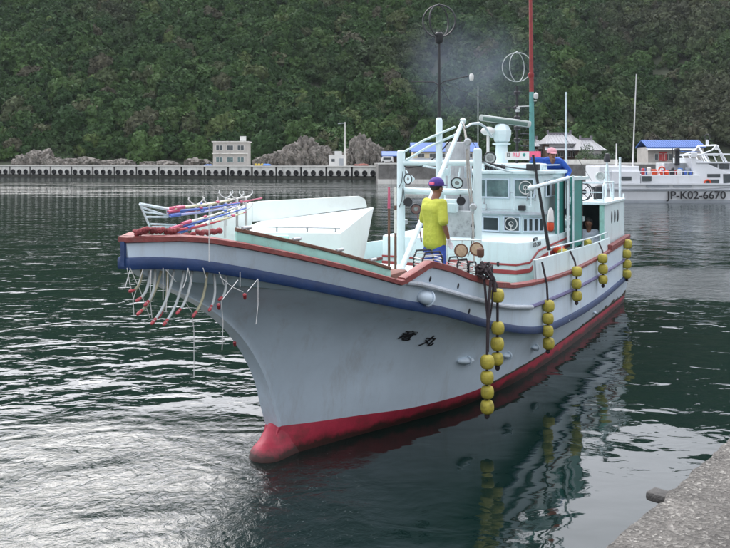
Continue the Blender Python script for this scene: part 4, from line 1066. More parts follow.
mb = MB(); mb.lathe((GA + .02, .62, za - .04), [(.03, 0), (.04, .03), (.04, .09), (.02, .12)], (0, 0, 1)); mb.build('masthead_lamp', bl_white, boat)
def loop_aerial(c, R_, r_=.011, m=dark, tilt=(1, .35, 0)):
    mb = MB(); mb.ring(c, R_, r_, tilt, 32, 6); mb.ring(c, R_ * .985, r_, Vector((tilt[0] * .2, 1, 0)) if True else tilt, 32, 6)
    mb.ball(Vector(c) + Vector((0, 0, R_)), .03); mb.build('loop_aerial', m, boat)
loop_aerial((GA + .02, 0, z1 + .30), .29, .014)
# second loop aerial mast abaft the wheelhouse
S2 = 3.9; p = at_s(517, 100, S2)
mb = MB(); mb.tube([(S2, p.y, 2.3), (S2, p.y, z_at(S2, p.y, 86))], .03, 8)
for py in (93, 108, 118, 128, 140): mb.lathe((S2, p.y, z_at(S2, p.y, py) - .05), [(.03, 0), (.07, .02), (.07, .08), (.03, .1)], (0, 0, 1), 10)
mb.tube([(S2, p.y - .5, z_at(S2, p.y, 107)), (S2, p.y + .4, z_at(S2, p.y, 107))], .01, 6)
for k in range(5): mb.tube([(S2 + .1, p.y + .1, z_at(S2, p.y, 122 + k * 6)), (S2 + .1, p.y + .32, z_at(S2, p.y, 122 + k * 6))], .012, 5)
mb.build('rear_topmast', dark, boat)
loop_aerial((S2, p.y, z_at(S2, p.y, 67)), .32, .009, radar_grey)
mb = MB(); mb.lathe((S2 + .02, p.y + .02, z_at(S2, p.y, 112)), [(.04, 0), (.05, .02), (.05, .1), (.03, .12)], (0, 0, 1)); mb.build('masthead_lamp', bl_white, boat)
S3 = 4.2; p = at_s(532, 150, S3)
zb_, zm, zt = 3.4, z_at(S3, p.y, 92), z_at(S3, p.y, -8)
mb = MB(); mb.tube([(S3, p.y, zb_), (S3, p.y - .01, zm)], [.062, .05], 10); mb.build('main_mast', mat('mast_teal', (.10, .30, .28), .5, .15, 6), boat)
mb = MB(); mb.tube([(S3, p.y - .01, zm), (S3, p.y - .035, zt)], [.048, .036], 10); mb.lathe((S3, p.y - .02, z_at(S3, p.y, 78)), [(.04, 0), (.06, .03), (.06, .1), (.04, .12)], (0, 0, 1), 10); mb.build('main_topmast', pole_red, boat)
mb = MB(); mb.lathe((S3 + .02, p.y + .09, z_at(S3, p.y, 99)), [(.03, 0), (.05, .03), (.05, .1), (.0, .14)], (0, 0, 1)); mb.tube([(S3, p.y, z_at(S3, p.y, 106)), (S3, p.y - .3, z_at(S3, p.y, 106))], .01, 5); mb.tube([(S3, p.y, z_at(S3, p.y, 101)), (S3, p.y + .1, z_at(S3, p.y, 101))], .01, 5); mb.build('masthead_lamp', bl_white, boat)
S4 = 5.9; p = at_s(478, 150, S4)
mb = MB(); mb.tube([(S4, p.y, 3.0), (S4, p.y, z_at(S4, p.y, 86))], [.012, .008], 6); mb.build('whip_aerial', radar_grey, boat)
# radar
S5 = 4.7; a = at_s(482, 118, S5); b = at_s(527, 124, S5)
mid = at_s(502, 120, S5)
rot = Matrix.Rotation(math.atan2(-.5, .87) + 0, 3, 'Z')
d = (b - a); d.x = -.42; L_ = d.length; d.normalize()
ctr = Vector((S5, (a.y + b.y) / 2 + .02, (a.z + b.z) / 2))
up = Vector((0, 0, 1)); side = d.cross(up).normalized(); up2 = side.cross(d).normalized()
mb = MB(); M4 = Matrix((d, side, up2)).transposed().to_4x4()
mb.box(ctr, (L_, .12, .13), M4, .035); sc_b = mb.build('radar_scanner', radar_grey, boat)
mb = MB(); mb.box(ctr - side * .055 - up2 * .015 + side * .0, (L_ * .86, .03, .085), M4, .01); mb.box(ctr + side * .055 - up2 * .015, (L_ * .86, .03, .085), M4, .01); mb.build('scanner_band', radar_green, boat)
pc = at_s(502, 132, S5)
mb = MB(); mb.lathe((S5, pc.y, pc.z - .25), [(.08, 0), (.17, .06), (.20, .2), (.20, .28), (.13, .40), (.05, .44)], (0, 0, 1), 8); mb.build('radar_gearbox', house_white, boat, smooth=False)
mb = MB(); mb.lathe((S5, pc.y - .01, 3.4), [(.17, 0), (.14, .08), (.12, pc.z - 3.68), (.19, pc.z - 3.66), (.19, pc.z - 3.63), (.1, pc.z - 3.62)], (0, 0, 1), 12); mb.build('radar_pedestal', house_white, boat)
p = at_s(488, 131, 4.9)
mb = MB(); mb.ball((4.9, p.y, p.z), .15, (1, 1, .62), 3); mb.lathe((4.9, p.y, 3.4), [(.03, 0), (.03, p.z - 3.45), (.1, p.z - 3.44), (.1, p.z - 3.4)], (0, 0, 1)); mb.build('satellite_dome', bl_white, boat)
# lamps: round flood lamps with housings
def lamp(px, py, s_, r_, dirv=(1, .15, -.1), arm=None, m=radar_grey):
    p = at_s(px, py, s_); d = Vector(dirv).normalized(); mb = MB()
    mb.lathe(p - d * r_ * 1.1, [(r_ * .25, -r_ * .5), (r_ * .55, 0), (r_ * .95, r_ * .8), (r_ * 1.02, r_ * 1.1)], d, 16); 
    if arm: mb.tube([p - d * r_ * .7, Vector(arm)], .016, 6)
    o = mb.build('flood_lamp', m, boat)
    mb = MB(); mb.ring(p + d * r_ * .02, r_ * 1.0, r_ * .11, d, 22, 6); mb.build('lamp_rim', dark, o)
    mb = MB(); mb.ball(p - d * r_ * .05, r_ * .86, (1, 1, 1), 2) if False else mb.lathe(p - d * .02, [(r_ * .86, 0), (r_ * .7, r_ * .16), (.01, r_ * .24)], d, 16); mb.build('lens', lens, o)
lamp(408, 179, GA + .12, .095, (.95, -.3, 0), (GA, tl + .1, gz(tl, 170)), house_white)
lamp(408, 202, GA + .12, .075, (1, .5, 0), (GA, tl, gz(tl, 202)), dark)
lamp(457, 183, GA + .14, .10, (1, .3, -.3), (GA, .4, gz(.4, 168)), house_white)
lamp(461, 201, GA + .14, .072, (1, .6, 0), (GA, .4, gz(.4, 192)), dark)
lamp(490, 158, HS + .02, .115, (1, .5, 0), (HS - .1, .2, 3.4))
lamp(416, 209, 7.0, .10, (1, .3, 0), (7.0, -.6, 2.06), mat('winch_rust', (.18, .10, .09), .7, .3, 9))
# derrick boom and tackle
hd = at_t(463, 121, .35); ft = at_t(401, 270, .35)
mb = MB(); mb.tube([ft, hd], [.045, .038], 10); mb.ball(hd, .06); mb.ball(ft, .07); mb.build('derrick', house_white, boat)
mb = MB()
for (x0, y0, x1, y1) in ((402, 153, 447, 130), (405, 161, 449, 137)): mb.tube([zf(x0, y0, GA + .02), zf((x0 + x1) / 2, (y0 + y1) / 2 - 1.5, GA + .1), at_t(x1 + 8, y1 - 3, .35)], .022, 8)
mb.build('topping_strut', house_white, boat)
p = at_t(468, 125, .35)
mb = MB(); pts = [at_t(466, 127, .4), at_t(471, 124, .4), at_t(479, 123, .42), at_t(485, 127, .45), at_t(492, 137, .5)]; mb.tube(pts, .024, 8); mb.build('davit_arm', pipe_white, boat)
for px, py in ((467, 142), (472.5, 207)):
    mb = MB(); c = at_s(px, py, 7.75); mb.lathe(c - Vector((.04, 0, 0)), [(.045, 0), (.065, .015), (.065, .065), (.045, .08)], (1, .3, 0)); mb.tube([c + Vector((0, 0, .08)), c - Vector((0, 0, .12))], .03, 6); mb.build('pulley_block', steel, boat)
mb = MB(); mb.tube([hd, at_s(467, 142, 7.75), at_s(470, 180, 7.75), at_s(472.5, 207, 7.75), at_s(474, 262, 7.85)], .017, 6); mb.tube([hd, at_s(466, 142, 7.75), at_s(467.5, 180, 7.75), at_s(471, 207, 7.75)], .012, 6); mb.build('hoist_rope', mat('hoist_rope', (.36, .34, .31), .85, .2, 40), boat)
mb = MB(); pts = [zf(400, 164), zf(408, 168), zf(422, 166), zf(437, 156), zf(448, 143), at_t(461, 124, .35)]; mb.tube(pts, .012, 6); mb.build('power_cable', dark, boat)
# exhaust funnel, sooty grey
fa = at_s(455, 200, 6.4); 
mb = MB(); mb.prism([(6.5, fa.y - .17), (6.5, fa.y + .22), (6.15, fa.y + .22), (6.15, fa.y - .17)], TZ, z_at(6.4, fa.y, 142), .03); mb.build('funnel', mat('funnel_grey', (.36, .37, .38), .7, .2, 5, .3, 20, dirt=(.06, .06, .06), dirt_amt=.7, dirt_scale=3, streak=True), boat)
mb = MB(); mb.lathe((6.3, fa.y, z_at(6.4, fa.y, 142)), [(.08, -.1), (.08, .1), (.07, .1), (.07, 0)], (0, 0, 1)); mb.build('exhaust_pipe', dark, boat)
a = at_s(444, 214, 6.5); b = at_s(474, 214, 6.5)
mb = MB(); mb.box((6.58, (a.y + b.y) / 2, 2.33), (.12, b.y - a.y, .62), bevel=.02); mb.build('control_cabinet', mat('cabinet_grey', (.40, .42, .42), .6, .2, 6, dirt=(.1, .1, .1), dirt_amt=.7, dirt_scale=6), boat)
mb = MB(); mb.box((6.66, (a.y + b.y) / 2 - .12, 2.75), (.2, .3, .22), bevel=.02); mb.build('junction_box', house_white, boat)
# clutter of small fittings on the wheelhouse front and roof
rr_ = random.Random(5)
mb = MB()
for i in range(9):
    t = .1 + i * .05 + rr_.uniform(-.01, .01); mb.lathe((HS - .02, t, 3.40), [(.02, 0), (.022, .05), (.028, .06), (.02, rr_.uniform(.08, .14))], (0, 0, 1), 8)
mb.build('roof_fitting', dark, boat)
for px, py, w, h in ((522, 208, 6, 5), (533, 167, 12, 6)):
    p = at_s(px, py, HS + .05); mb = MB(); mb.box(p, (.12, w / 49.4, h / 49.4), bevel=.01); mb.build('horn_box', dark, boat, smooth=False)
mb = MB()
for px, py in ((484, 203), (486, 209), (529, 195), (531, 203), (527, 200), (535, 200), (533, 193)):
    p = at_s(px, py, HS + .03); mb.tube([p, p + Vector((.03, .02, .1))], .011, 5); mb.ball(p, .02)
mb.build('bracket', steel, boat)
mb = MB(); mb.tube([(HS + .05, 1.0, 2.7), (HS + .15, 1.1, 2.7), (HS + .15, 1.1, 3.0), (HS + .02, 1.05, 3.05)], .014, 6); mb.tube([(HS + .05, .75, 2.62), (HS + .12, .75, 2.62), (HS + .12, .75, 3.0)], .012, 6); mb.build('grab_rail', pipe_white, boat)
mb = MB(); mb.tube([(HS - .3, 1.2, 3.4), (HS - .3, 1.2, 3.5), (3.9, 1.22, 3.5), (3.9, 1.22, 3.4)], .012, 6); mb.build('roof_rail', pipe_white, boat)
# standing rigging and wiring
for a, b, r_ in (((GA, 0, 5.0), (GA, tl, 3.78), .005), ((GA, 0, 5.0), (GA, tr, 3.78), .005), ((GA, 0, 5.0), (S3, at_s(532, 150, S3).y, 4.6), .005), 
                 ((S3, .9, 4.9), (1.6, 1.3, 3.1), .005), ((S3, .9, 4.9), (1.6, -1.3, 2.7), .005), ((GA, tr, 3.6), (HS, 1.0, 3.42), .012), ((GA, tl, 3.6), (HS, -.8, 3.42), .02), ((GA, tr, 3.6), (HS, .7, 3.36), .02)):
    a, b = Vector(a), Vector(b); mb = MB(); mb.tube([a.lerp(b, i / 8) - Vector((0, 0, .03 * math.sin(i / 8 * math.pi))) for i in range(9)], r_, 5); mb.build('stay_wire', dark if r_ < .015 else pipe_white, boat)
r5 = random.Random(31)
for k in range(7):
    a = Vector((GA + .06, tl + .07 if k % 2 else tr - .07, r5.uniform(2.4, 3.4))); b = a + Vector((.02, r5.uniform(-.1, .1), -r5.uniform(.3, .8)))
    mb = MB(); mb.tube([a, a.lerp(b, .5) + Vector((.04, .04, -.05)), b], .007, 5); mb.build('wiring', dark, boat)
for px, py, w, h, m_ in ((404, 222, 6, 5, steel), (478, 180, 4, 8, rub_grey), (446, 172, 8, 7, house_white), (452, 208, 10, 9, house_white), (468, 172, 6, 12, rub_grey), (441, 200, 4, 30, house_white), (445, 222, 5, 9, steel)):
    p = at_s(px, py, GA - .25); mb = MB(); mb.box(p, (.12, w / 55, h / 55), bevel=.012); mb.build('fitting_box', m_, boat)
mb = MB(); mb.tube([at_s(443, 190, GA - .2), at_s(443, 238, GA - .2)], .02, 8); mb.tube([at_s(449, 165, GA - .2), at_s(449, 192, GA - .2)], .025, 8); mb.build('down_pipe', pipe_white, boat)
for z in (2.62, 2.95):
    mb = MB(); mb.sweep([(HS + .003, -.8, z), (HS + .003, .98, z)], .006, .008); mb.build('panel_seam', rub_grey, boat, smooth=False)

# ============================================================ FOREDECK FURNITURE
A_, B_, C_, D_ = at_z(234, 232, 2.80), at_z(341, 233, 2.68), at_z(374, 207, 2.9), at_z(260, 221, 2.82)
zdk = 2.15
cen = (A_ + B_ + C_ + D_) / 4
def low(p, k=.86, z=None):
    q = cen + (p - cen) * k; return Vector((q.x, q.y, z if z else Zg(q.x) - .40))
mb = MB(); mb.hexa([low(A_, .96), low(B_, .96), low(C_, .8, 2.05), low(D_, .9)], [A_, B_, C_, D_], .012); mb.build('bow_cover', cream, boat)
mb = MB()
dirDC = (C_ - D_); dirDC.z = 0; dirDC.normalize(); perp = Vector((-dirDC.y, dirDC.x, 0)); perp = perp if perp.y < 0 else -perp
def up(p, py): return Vector((p.x, p.y, z_at(p.x, p.y, py)))
D2 = D_ - dirDC * .12; C2 = C_ - dirDC * .16
top = [up(D2, 202.5), up(D2 + dirDC * .2, 201), up(C2 - dirDC * .16, 196), up(C2 - dirDC * .04, 199), up(C2, 205)]
botm = [D2, D2 + dirDC * .2, C2 - dirDC * .16, C2 - dirDC * .04, C2]
poly = [Vector(p) for p in botm] + [p for p in top[::-1]]
vsA = [mb.bm.verts.new(p) for p in poly]; vsB = [mb.bm.verts.new(p + perp * .05) for p in poly]
mb.bm.faces.new(vsA); mb.bm.faces.new(vsB[::-1])
for i in range(len(poly)): mb.bm.faces.new([vsA[i], vsA[(i + 1) % len(poly)], vsB[(i + 1) % len(poly)], vsB[i]])
mb.build('breakwater_board', cream, boat)
E2 = at_z(226, 224, 2.78)
mb = MB(); q0, q1 = D2 + perp * .02, Vector((A_.x + .25, A_.y - .35, 2.72))
mb.slab([up(q1, 228), q1 - Vector((0, 0, .2)), q0 - Vector((0, 0, .25)), top[0]], .04); mb.build('breakwater_wing', cream, boat, smooth=False)
mb = MB(); e0, e1 = A_.lerp(B_, .02), A_.lerp(B_, .98)
inw = (cen - A_.lerp(B_, .5)).normalized()
mb.tube([e0 + inw * .06 + Vector((0, 0, .05)), e1 + inw * .06 + Vector((0, 0, .05))], .009, 6)
for f in (.05, .35, .65, .95): p = e0.lerp(e1, f) + inw * .06; mb.tube([p, p + Vector((0, 0, .055))], .014, 6)
mb.build('cover_rail', steel, boat)
mb = MB(); p = at_t(284, 239, .55); mb.lathe(p - Vector((.16, .05, .03)), [(.055, 0), (.06, .03), (.06, .28), (.055, .32)], (.5, -.85, -.0), 14); mb.build('mint_drum', mint, boat)
# rolled red cloths lashed on the bow rail
for (px0, py0, px1, py1, r_) in ((134, 233, 149, 230, .075), (150, 231, 164, 230, .07), (163, 232, 179, 230, .065), (170, 236, 196, 234, .045), (196, 233, 222, 231, .07)):
    a, b = at_t(px0, py0, .05 + (px0 - 130) * .004), at_t(px1, py1, .08 + (px1 - 130) * .004)
    mb = MB(); n_ = 26; pts = [a.lerp(b, i / n_) + Vector((0, 0, .008 * math.sin(i * .9))) for i in range(n_ + 1)]
    mb.tube(pts, [r_ * .48 * (.55 if i in (0, n_) else 0.82 + .14 * math.sin(i * 1.1 + px0)) for i in range(n_ + 1)], 12)
    mb.build('rail_padding', cloth_red, boat)
# pole rack on the bow
RT = -.15
mb = MB()
for seg in (((140, 204), (151, 230)), ((140, 204), (168, 209)), ((141, 207), (168, 216)), ((144, 212), (168, 215)), ((146, 217), (168, 217)), ((167, 208), (168, 217)), ((151, 224), (176, 225)), ((152, 227), (176, 227)), ((175, 224), (176, 231))):
    mb.tube([at_t(*seg[0], RT), at_t(*seg[1], RT)], .011 if seg[1][1] > 220 or seg[0][0] > 140 else .018, 6)
mb.build('pole_rack', pipe_white, boat)
def fork(px, py, h=.17, t=-.1):
    p = at_t(px, py, t); mb = MB(); mb.tube([p - Vector((0, 0, .32)), p], .016, 6)
    for sg in (-1, 1): mb.tube([p, p + Vector((-.04 * sg, .02 * sg, .02)), p + Vector((-.075 * sg, .04 * sg, .06)), p + Vector((-.065 * sg, .04 * sg, h - .08))], .007, 6)
    mb.build('pole_crutch', bl_white, boat)
for px, py in ((196, 205), (211, 205), (226, 198), (237, 199), (246, 198), (225, 210), (237, 210), (246, 210)): fork(px, py)
# spray hoses and cords under the bow
def hose(px0, py0, px1, py1, m, bow=6, r_=.0135, side=1):
    p, dx, dy, n = on_hull(px0, max(py0, 268), 0, 1) if side > 0 else (at_t(px0, py0, -.3), None, None, None)
    t0_ = p.y; a = at_t(px0, py0, t0_); b = at_t(px1, py1, t0_ + .12)
    c1 = a.lerp(b, .35) + Vector((0, 0, -.02)) - (b - a).cross(Vector((0, 1, 0))).normalized() * bow * .01
    c2 = a.lerp(b, .7) - (b - a).cross(Vector((0, 1, 0))).normalized() * bow * .012
    P0 = a; pts = []
    for i in range(13):
        u = i / 12; pts.append(P0 * (1 - u) ** 3 + c1 * 3 * u * (1 - u) ** 2 + c2 * 3 * u * u * (1 - u) + b * u ** 3)
    mb = MB(); mb.tube(pts, r_, 8); h = mb.build('spray_hose', m, boat)
    d = (pts[-1] - pts[-3]).normalized(); mb = MB(); mb.lathe(b - d * .05, [(r_ * 1.05, 0), (r_ * 1.15, .03), (r_ * .8, .035), (r_ * 1.3, .045), (r_ * 1.1, .075), (r_ * .6, .085)], d, 10); mb.build('nozzle', nozzle_red, h)
for a in ((150, 271, 138, 300, hose_mat), (161, 271, 139, 313, hose_old), (174, 270, 153, 322, hose_mat), (184, 271, 165, 323, hose_mat), (207, 272, 194, 315, hose_old), (214, 274, 210, 309, hose_mat), (226, 276, 220, 299, hose_mat), (155, 270, 146, 304, hose_mat), (167, 271, 160, 315, hose_old), (192, 271, 178, 312, hose_mat), (142, 270, 131, 291, hose_old)): hose(*a)
def cord(pts, t, m=rope_white, r_=.0038, name='lashing_cord'):
    mb = MB(); mb.tube([at_t(x, y, t) for x, y in pts], r_, 5); return mb.build(name, m, boat)
for pts, t in ((((127, 268), (130, 285), (134, 300)), .1), (((130, 268), (140, 290), (150, 318)), .15), (((143, 269), (133, 300), (134, 316)), .15), (((151, 270), (150, 300), (152, 318)), .25), (((163, 268), (163, 300)), .3),
               (((166, 270), (176, 282)), .35), (((188, 268), (186, 280), (183, 288)), .5), (((188, 268), (192, 285)), .5), (((168, 269), (166, 312)), .35), (((203, 268), (206, 278)), .6), (((219, 272), (224, 285)), .7), (((240, 272), (240, 287)), .85),
               (((238, 280), (222, 300)), .85), (((258, 279), (247, 292)), .95), (((258, 279), (258, 305), (256, 324)), .95), (((221, 300), (223, 322), (222, 350)), .6), (((184, 300), (192, 312), (194, 330), (194, 378)), .3), (((220, 277), (232, 287), (243, 292)), .8), (((130, 270), (125, 288)), .1), (((209, 204), (209, 262)), .75)):
    cord(pts, t)
for px, py, t in ((245, 293, .95), (219, 303, .8), (235, 341, .2)):
    p = at_t(px, py, t); mb = MB(); mb.lathe(p - Vector((.0, 0, .06)), [(.008, 0), (.016, .01), (.018, .06), (.008, .07)], (.5, .3, 1), 8); mb.build('cord_toggle', nozzle_red, boat)
# white guard frame amidships
mb = MB(); zt = 2.0
def fr(px, py): return at_s(px, py, 9.3)
mb.tube([fr(447, 268), fr(447, 240), fr(481, 240), fr(481, 268)], .014, 6); mb.tube([fr(462, 240), fr(462, 268)], .010, 6); mb.tube([fr(447, 254), fr(481, 254)], .008, 6)
mb.build('guard_frame', pipe_white, boat)
for px, w in ((405, 0), ):
    pass
mb = MB()
for sg in (-1, 1):
    for s_ in (9.2, 8.8): mb.lathe((s_, sg * .9, 1.45), [(.07, 0), (.07, .22), (.1, .24), (.1, .3)], (0, 0, 1), 12)
mb.build('bollard', dark, boat)
mb = MB(); mb.box((10.2, .1, 1.75), (.9, .8, .4), bevel=.03); mb.build('fish_hold_hatch', mat('hatch_brown', (.20, .08, .06), .7, .25, 6), boat)
mb = MB(); mb.box((8.6, -.2, 1.62), (.9, 1.4, .3), bevel=.03); mb.build('fish_hold_hatch', house_white, boat)

# ============================================================ THINGS ON THE BOAT
# bundled fishing poles lying in the crutches
POLES = [((168, 209, 250, 196), p_white, 'white fishing pole, topmost of the bundle on the bow rack'),
         ((170, 214, 262, 198), p_pink, 'pink fishing pole whose tip sticks out furthest aft of the bundle'),
         ((168, 212, 240, 203), p_blue, 'blue fishing pole in the upper bundle between white ones'),
         ((170, 216, 236, 206), p_lilac, 'lilac fishing pole at the bottom of the upper bundle'),
         ((176, 208, 232, 200), p_cream, 'cream fishing pole lying just behind the white one in the upper bundle'),
         ((176, 233, 246, 212), p_pink, 'pink fishing pole in the lower bundle nearest the gunwale'),
         ((170, 229, 246, 208), p_blue, 'blue fishing pole in the lower bundle'),
         ((185, 229, 243, 213), p_cream, 'cream fishing pole crossing the lower bundle'),
         ((182, 224, 240, 206), p_white, 'white fishing pole lying on the lower bundle'),
         ((166, 232, 220, 221), mat('pole_crimson', (.42, .03, .05), .5, .2, 9), 'thick crimson pole below the lower bundle on the bow')]
for k, ((x0, y0, x1, y1), m, lab) in enumerate(POLES):
    t = -.16 + .03 * (k % 5) + (.18 if k > 4 else 0)
    a, b = at_t(x0, y0, t), at_t(x1, y1, t + .05)
    o = thing('fishing_pole', lab, 'fishing pole', a, boat=True, group='fishing poles bundled on the bow')
    mb = MB(); mb.tube([a, a.lerp(b, .5) - Vector((0, 0, .012)), b], [.015, .012, .008], 8); mb.build('shaft', m, o)
    mb = MB(); mb.tube([a, a.lerp(b, .14)], .020, 8); mb.build('grip', p_pink if k % 2 == 0 else p_blue, o)
    for f in (.35, .7):
        mb = MB(); c = a.lerp(b, f + .03 * (k % 4)); mb.tube([c, c + (b - a).normalized() * .04], .0155, 8); mb.build('binding', (p_blue, p_white, p_pink)[int(f * 10 + k) % 3], o)
for px, m, lab in ((389, 'a', 'dark red upright pole, left of the pair beside the gantry'), (395.5, 'b', 'pale pink upright pole, right of the pair beside the gantry')):
    p = at_s(px, 270, 9.0); top = z_at(9.0, p.y, 187)
    o = thing('upright_pole', lab, 'pole', p, boat=True)
    mb = MB(); mb.tube([p, (p.x, p.y, top - .3)], .022, 8); mb.build('shaft', wood_rail, o)
    mb = MB(); mb.tube([(p.x, p.y, top - .75 if m == 'b' else top - .35), (p.x, p.y, top)], [.026, .018], 8); mb.build('sleeve', p_pink if m == 'a' else p_white, o)

# ---- fender strings
def float_ball(c, r_, m=float_yel, seg=18):
    mb = MB(); h = r_ * 1.0
    mb.lathe(Vector(c) - Vector((0, 0, h)), [(r_ * .3, 0), (r_ * .66, .07 * r_), (r_ * .87, .28 * r_), (r_ * .98, .62 * r_), (r_ * 1.01, 1.0 * r_), (r_ * .98, 1.38 * r_), (r_ * .87, 1.72 * r_), (r_ * .66, 1.93 * r_), (r_ * .3, 2 * r_)], (0, 0, 1), seg)
    return mb
def fender(label, ys, px, t, rpx, top, rope_m=rope_dark, extra=None):
    base = at_t(px, ys[-1], t); Yd = depth(base.x, t)
    o = thing('fender_string', label, 'fender', base, boat=True, group='strings of yellow floats hung along the port side')
    rr2 = random.Random(int(px))
    for y in ys:
        c = at_t(px + rr2.uniform(-.5, .5), y, t); r_ = rpx * Yd / F * rr2.uniform(.94, 1.04); float_ball(c, r_).build('float', float_yel, o)
    mb = MB(); tp = Vector(top); c0 = at_t(px, ys[0], t); c1 = at_t(px, ys[-1] + rpx * 1.3, t)
    mb.tube([tp, tp.lerp(c0, .5) + Vector((0, .03, 0)), c0, c1], .018, 6); mb.ball(c1, .035, (1, 1, 1.3), 2); mb.build('rope', rope_m, o)
    return o
def rail(s_, dz=.05): return Vector((s_, Wg(s_) + .05, Zg(s_) + dz))
s1 = at_t(497, 340, 2.04).x; s2 = at_t(487, 385, 2.04).x
fender('second string from the bow: one yellow float above three more', (295.5, 328, 344, 359), 497.5, 2.05, 6.6, at_t(492, 276, 1.95))
fender('lowest string from the bow, four yellow floats just above the water', (362, 377.5, 392, 407), 487, 2.10, 6.8, at_t(484, 276, 1.95))
fender('string of four yellow floats below the pale bulwark, amidships', (306, 318.5, 331, 343.5), 548, 2.08, 5.9, at_t(542, 262, 1.98))
fender('string of three yellow floats near the middle of the aft bulwark', (271.5, 284, 296), 576.5, 2.10, 5.2, at_t(570, 251, 1.95))
fender('string of three yellow floats below the open doorway', (258.5, 269, 279.5), 603, 2.10, 4.8, at_t(599, 243, 1.95))
fender('four yellow floats hanging at the stern corner', (244, 254, 264, 274), 627, 1.96, 4.5, at_t(625, 237, 1.85))
for px, py, t, lab in ((588, 243, 1.75, 'yellow float lying on the rail below the man in white'), (564, 253, 1.72, 'yellow float lying on the pale bulwark beside the dark boom'), (560, 249, 1.6, 'red float lying beside the yellow one at the foot of the dark boom')):
    c = at_t(px, py, t); o = thing('loose_float', lab, 'float', c, boat=True)
    mb = MB(); mb.lathe(c - Vector((.12, 0, 0)), [(.02, 0), (.07, .02), (.085, .08), (.085, .16), (.07, .22), (.02, .24)], (.95, -.2, 0), 14); mb.build('float', float_yel if 'yellow float' in lab[:12] else orange, o)
c = at_t(550.5, 222, 1.95); o = thing('marker_buoy', 'long white and orange buoy hanging on the dark boom', 'buoy', c, boat=True)
mb = MB(); mb.lathe(c, [(.02, .24), (.04, .19), (.055, .05), (.055, 0), ][::-1], (-.1, 0, 1), 12); mb.build('white_end', bl_white, o)
mb = MB(); mb.lathe(c - Vector((-.02, 0, .26)), [(.02, .1), (.05, .12), (.06, .17), (.056, .25)], (-.1, 0, 1), 12); mb.build('orange_end', orange, o)
# dark mooring line heap spilling over the rail
o = thing('mooring_rope', 'tangled black mooring rope draped over the gunwale by the fenders', 'rope', at_t(484, 270, 1.95), boat=True)
mb = MB(); r3 = random.Random(9); ctr = at_t(484, 271, 1.92)
for k in range(9):
    pts = []
    for i in range(14):
        th = i / 13 * 5 + k; pts.append(ctr + Vector((.17 * math.cos(th) * r3.uniform(.6, 1.1), .10 * math.sin(th), .07 * math.sin(th * 1.7 + k) + r3.uniform(-.02, .03))))
    mb.tube(pts, .017, 6)
mb.build('coil', rope_dark, o)
mb = MB(); mb.tube([at_t(481, 263, 1.9), at_t(486, 272, 2.0), at_t(491, 278, 2.05), at_t(489, 300, 2.06), at_t(488, 330, 2.06), at_t(487.5, 352, 2.08)], .022, 6)
mb.tube([at_t(481, 262, 1.9), at_t(489, 270, 2.02), at_t(494, 280, 2.07), at_t(495, 292, 2.1)], .025, 6); mb.tube([at_t(489, 275, 2.05), at_t(493, 285, 2.07), at_t(492, 305, 2.07), at_t(490, 318, 2.06)], .012, 5)
mb.build('hanging_line', rope_dark, o)
mb = MB(); mb.lathe(at_t(480.5, 256, 1.85) - Vector((0, 0, .02)), [(.03, 0), (.05, .03), (.05, .11), (.03, .13)], (0, 0, 1), 12); mb.build('spool', wood_rail, o)
# round tan lids hung on the guard frame
for px, py, lab in ((461.5, 250.5, 'round tan lid hanging on the guard frame, left of two'), (477, 249, 'round tan lid hanging on the guard frame, right of two')):
    c = at_s(px, py, 9.36); o = thing('round_lid', lab, 'lid', c, boat=True)
    mb = MB(); mb.lathe(c, [(.02, .03), (.085, .022), (.1, .0), (.1, -.02)], (1, .4, .1), 18); mb.build('disc', tan_disc, o)
    mb = MB(); mb.ring(c + Vector((.02, .0, 0)), .095, .010, (1, .4, .1), 20, 6); mb.build('rim', wood_rail, o)
# wire baskets
def basket(lab, px, py, w, h, t):
    base = at_t(px, py + h, t); k = depth(base.x, t) / F; o = thing('wire_basket', lab, 'basket', base, boat=True)
    W_, H_ = w * k, h * k; cx_, cy_, cz_ = base; dv = Vector((-.86, .5, 0)) ; dp = Vector((.45, .6, 0)).normalized() * .12
    mb = MB()
    for s_ in (-1, 1):
        c = base + dp * s_; mb.tube([c - dv * W_ * .5, c - dv * W_ * .5 + Vector((0, 0, H_ * .7)), c - dv * W_ * .35 + Vector((0, 0, H_)), c + dv * W_ * .35 + Vector((0, 0, H_)), c + dv * W_ * .5 + Vector((0, 0, H_ * .7)), c + dv * W_ * .5], .013, 6)
    mb.build('hoop', dark, o)
    mb = MB()
    for s_ in (-1, 1):
        for j in range(5): z = H_ * (.1 + j * .19); c = base + dp * s_ + Vector((0, 0, z)); mb.tube([c - dv * W_ * .48, c + dv * W_ * .48], .008, 5)
    for j in range(5):
        for e in (-1, 1): z = H_ * (.1 + j * .15); c = base + dv * W_ * .49 * e + Vector((0, 0, z)); mb.tube([c - dp, c + dp], .008, 5)
    mb.build('wire', bl_white, o)
basket('large wire basket in front of the man in the yellow shirt', 428, 251, 24, 22, 1.52)
basket('white wire basket right of the man in yellow, beside the tan lids', 458, 258, 13, 16, 1.6)
basket('small wire basket nearest the coil of black rope', 468, 261, 10, 13, 1.65)
mb = MB(); c = at_t(448, 262, 1.25); ch = thing('wooden_chest', 'dark red chest behind the wire baskets on the foredeck', 'chest', (c.x, c.y, 1.62), boat=True)
mb.box((c.x, c.y, 1.85), (.5, .42, .40), bevel=.02); mb.build('chest_body', rail_red, ch); mb = MB(); mb.box((c.x, c.y, 2.08), (.54, .46, .05), bevel=.015); mb.build('chest_lid', stripe_red, ch)

